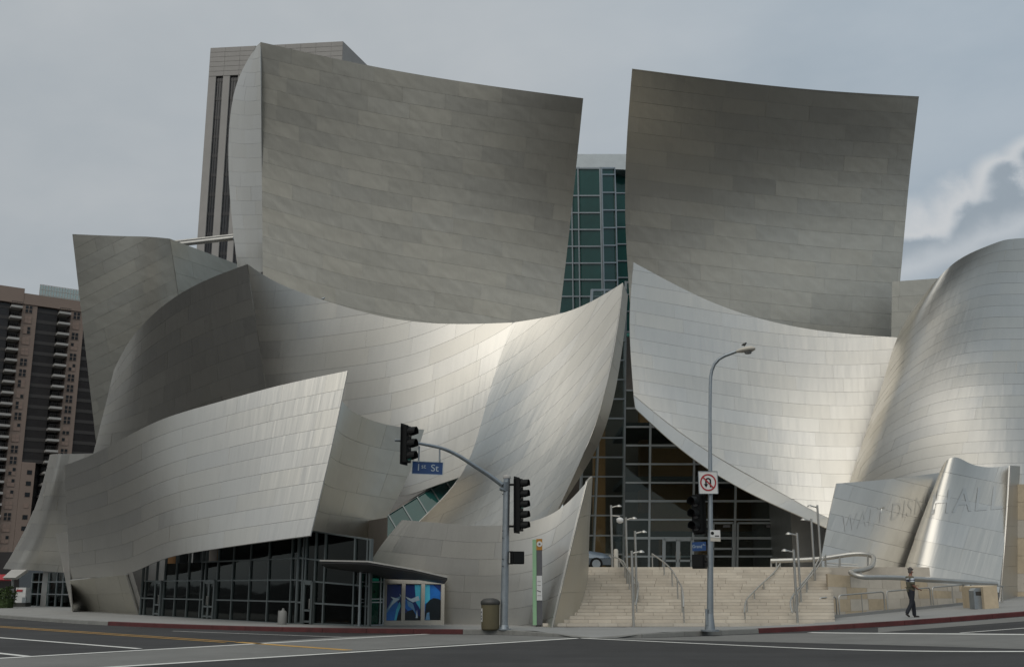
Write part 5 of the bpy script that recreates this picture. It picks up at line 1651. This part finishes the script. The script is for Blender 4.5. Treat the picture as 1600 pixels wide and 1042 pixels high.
for i in range(4):
    a, b = G(-14 + i * 8.6, 945 + i * .5, WALK), G(-14 + (i + 1) * 8.6 - .6, 945 + (i + 1) * .5, WALK)
    MB().hexa([a, b, b + UP * .62, a + UP * .62], (0, .03, 0)).build('pane', M['glass_green'], fn)
    MB().box(a + UP * .31, (.06, .06, .66)).build('post', M['frame'], fn)
rng = random.Random(9)
def hedge(name, x0, x1, y0, y1, Y, label):
    a, b = P(x0, y1, Y), P(x1, y0, Y)
    t = thing(name, Vector(((a.x + b.x) / 2, Y, WALK)), label, 'hedge')
    mb = MB()
    for _ in range(1500):
        u = rng.random(); top = a.z + (b.z - a.z) * (.75 + .25 * math.sin(u * 9) * rng.random())
        c = Vector((a.x + (b.x - a.x) * u, Y + rng.uniform(-.8, .8), WALK + (top - WALK) * rng.random() ** .7))
        d1 = Vector((rng.gauss(0, 1), rng.gauss(0, 1), rng.gauss(0, 1))).normalized() * rng.uniform(.05, .12); d2 = d1.cross(Vector((rng.random(), rng.random(), 1))).normalized() * .06
        mb.add([c - d1, c + d2, c + d1, c - d2], [(0, 1, 2, 3)])
    o = mb.build('leaf_mass', M['leaf'], t); o['kind'] = 'stuff'
    MB().box(((a.x + b.x) / 2, Y, WALK + .3), (abs(b.x - a.x) * .9, .9, .6)).build('stem_mass', M['leaf'], t)
hedge('hedge', -30, 22, 912, 942, 70, 'leafy green hedge behind the glass fence at the far left')
hb = thing('shop_front', P(5, 900, 88), 'dark shop front with a red awning behind the hedge', 'building')
MB().hexa([P(-60, 944, 90), P(30, 944, 90), P(30, 862, 90), P(-60, 862, 90)], (0, 6, 0)).build('wall', M['flat_dark'], hb)
MB().prism([P(-60, 905, 87), P(16, 905, 87), P(20, 897, 89), P(-60, 897, 89)], (0, .2, -.1)).build('awning', M['sign_red'], hb)

# ---------------------------------------------------------------- the walking person
def skin_body(name, joints, edges, m, parent, sub=2, root=0):
    me = bpy.data.meshes.new(name)
    me.from_pydata([j[:3] for j in joints], edges, [])
    o = bpy.data.objects.new('tmp_skin', me); COL.objects.link(o)
    md = o.modifiers.new('skin', 'SKIN'); md.use_smooth_shade = True
    for i, j in enumerate(joints):
        me.skin_vertices[0].data[i].radius = (j[3], j[4] if len(j) > 4 else j[3])
        me.skin_vertices[0].data[i].use_root = (i == root)
    sb = o.modifiers.new('sub', 'SUBSURF'); sb.levels = sub; sb.render_levels = sub
    ev = bpy.data.meshes.new_from_object(o.evaluated_get(bpy.context.evaluated_depsgraph_get()))
    bpy.data.objects.remove(o)
    ev.name = name
    ev.materials.clear(); ev.materials.append(m)
    for p in ev.polygons: p.use_smooth = True
    r = bpy.data.objects.new(name, ev); COL.objects.link(r); r.parent = parent
    return r

def person():
    base = G(1426.5, 964.5, WALK)
    t = thing('person', base, 'person walking uphill in an olive shirt with pale chest stripes and dark trousers', 'person', rz=R(0))
    skin = pmat('skin', (.22, .105, .07), .55, var=.08); trou = pmat('black_denim', (.010, .012, .018), .8); hair = pmat('grey_hair', (.10, .09, .085), .8, var=.3, scale=20)
    shoe = pmat('dark_shoe', (.03, .025, .022), .5); olive = pmat('olive_knit', (.11, .102, .07), .85, var=.15, scale=12); strp = pmat('pale_stripe', (.45, .49, .53), .8); navy = pmat('navy_stripe', (.012, .016, .03), .8)
    # walking to the right and away: x forward (screen right), y away
    J = [(0, 0, .93, .13, .10), (.01, 0, 1.12, .125, .09), (.02, 0, 1.32, .145, .095), (.03, 0, 1.43, .085, .07), (.045, 0, 1.52, .052, .052), (.055, 0, 1.60, .078, .072), (.06, 0, 1.69, .072, .066),
         (-.02, -.19, 1.41, .055), (-.07, -.235, 1.15, .042), (.10, -.24, 1.02, .033), (.06, .19, 1.41, .055), (.10, .235, 1.15, .042), (.24, .17, 1.10, .033),
         (-.01, -.095, .86, .088), (-.08, -.10, .50, .058), (-.29, -.10, .16, .040), (.02, .095, .86, .088), (.13, .10, .48, .058), (.135, .10, .09, .042),
         (.055, 0, 1.745, .045, .04), (.16, -.24, 1.0, .03), (.29, .15, 1.12, .03)]
    E = [(0, 1), (1, 2), (2, 3), (3, 4), (4, 5), (5, 6), (2, 7), (7, 8), (8, 9), (2, 10), (10, 11), (11, 12), (0, 13), (13, 14), (14, 15), (0, 16), (16, 17), (17, 18), (6, 19), (9, 20), (12, 21)]
    skin_body('body', J, E, skin, t)
    skin_body('trousers', [(0, 0, 1.06, .145, .12), (0, 0, .95, .16, .135), (-.01, -.09, .84, .108), (-.075, -.10, .50, .078), (-.26, -.10, .22, .072), (-.30, -.10, .12, .07), (.02, .09, .84, .108), (.125, .10, .48, .078), (.13, .10, .14, .074), (.13, .10, .05, .074)],
              [(0, 1), (1, 2), (2, 3), (3, 4), (4, 5), (1, 6), (6, 7), (7, 8), (8, 9)], trou, t, root=1)
    sh = skin_body('shirt', [(-.005, 0, .86, .17, .14), (0, 0, .96, .175, .145), (.005, 0, 1.06, .168, .135), (.01, 0, 1.18, .168, .13), (.02, 0, 1.34, .18, .125), (.03, 0, 1.45, .11, .09), (-.03, -.20, 1.39, .085), (-.055, -.235, 1.22, .076), (-.065, -.24, 1.14, .072), (.07, .20, 1.39, .085), (.095, .235, 1.22, .076), (.10, .24, 1.14, .072)],
              [(0, 1), (1, 2), (2, 3), (3, 4), (4, 5), (4, 6), (6, 7), (7, 8), (4, 9), (9, 10), (10, 11)], olive, t, root=3)
    me = sh.data
    me.materials.append(strp); me.materials.append(navy)
    for p in me.polygons:
        z = p.center.z
        if 1.335 < z < 1.375 or 1.26 < z < 1.29: p.material_index = 1
        elif 1.29 <= z <= 1.335: p.material_index = 2
    skin_body('hair', [(.025, 0, 1.56, .05, .05), (.04, 0, 1.64, .082, .08), (.05, 0, 1.70, .084, .078), (.05, 0, 1.76, .06, .055), (.05, 0, 1.785, .03, .03)], [(0, 1), (1, 2), (2, 3), (3, 4)], hair, t, root=1)
    skin_body('shoe', [(.10, .10, .05, .05, .045), (.20, .10, .045, .045, .035), (.33, .10, .035, .04, .03)], [(0, 1), (1, 2)], shoe, t, root=1)
    skin_body('shoe', [(-.32, -.10, .15, .05, .045), (-.27, -.10, .09, .045, .04), (-.18, -.10, .035, .04, .03)], [(0, 1), (1, 2)], shoe, t, root=1)
    # face, ears
    f = MB(); f.tube([Vector((.12, 0, 1.60)), Vector((.155, 0, 1.585))], [.012, .018], 8)
    for s in (-1, 1): f.lathe((.05, s * .076, 1.60), [(.006, -.03), (.02, -.01), (.022, .02), (.008, .035)], 8)
    v = f.mesh('nose_and_ears', skin); o = bpy.data.objects.new('face', v); COL.objects.link(o); o.parent = t
    # hands with separate fingers
    for nm, wp, dr in (('hand', Vector((.13, -.24, 1.005)), Vector((.9, .05, -.25))), ('hand', Vector((.265, .16, 1.11)), Vector((.85, -.3, .1)))):
        d = dr.normalized(); sd = d.cross(UP).normalized()
        jo = [(*(wp), .03, .022), (*(wp + d * .08), .038, .018)]; ed = [(0, 1)]
        for q, (off, ln) in enumerate(((-.03, .06), (-.01, .075), (.01, .07), (.03, .055))):
            a = wp + d * .09 + sd * off; b = a + d * ln * .6; c = a + d * ln - UP * .02
            i = len(jo); jo += [(*a, .010), (*b, .009), (*c, .008)]; ed += [(1, i), (i, i + 1), (i + 1, i + 2)]
        a = wp + d * .03 - sd * .035; i = len(jo); jo += [(*a, .012), (*(a + d * .045 - sd * .02), .010)]; ed += [(0, i), (i, i + 1)]
        skin_body(nm, jo, ed, skin, t, sub=1)
    for ch in t.children:
        ch.rotation_euler = (0, 0, R(12))
person()
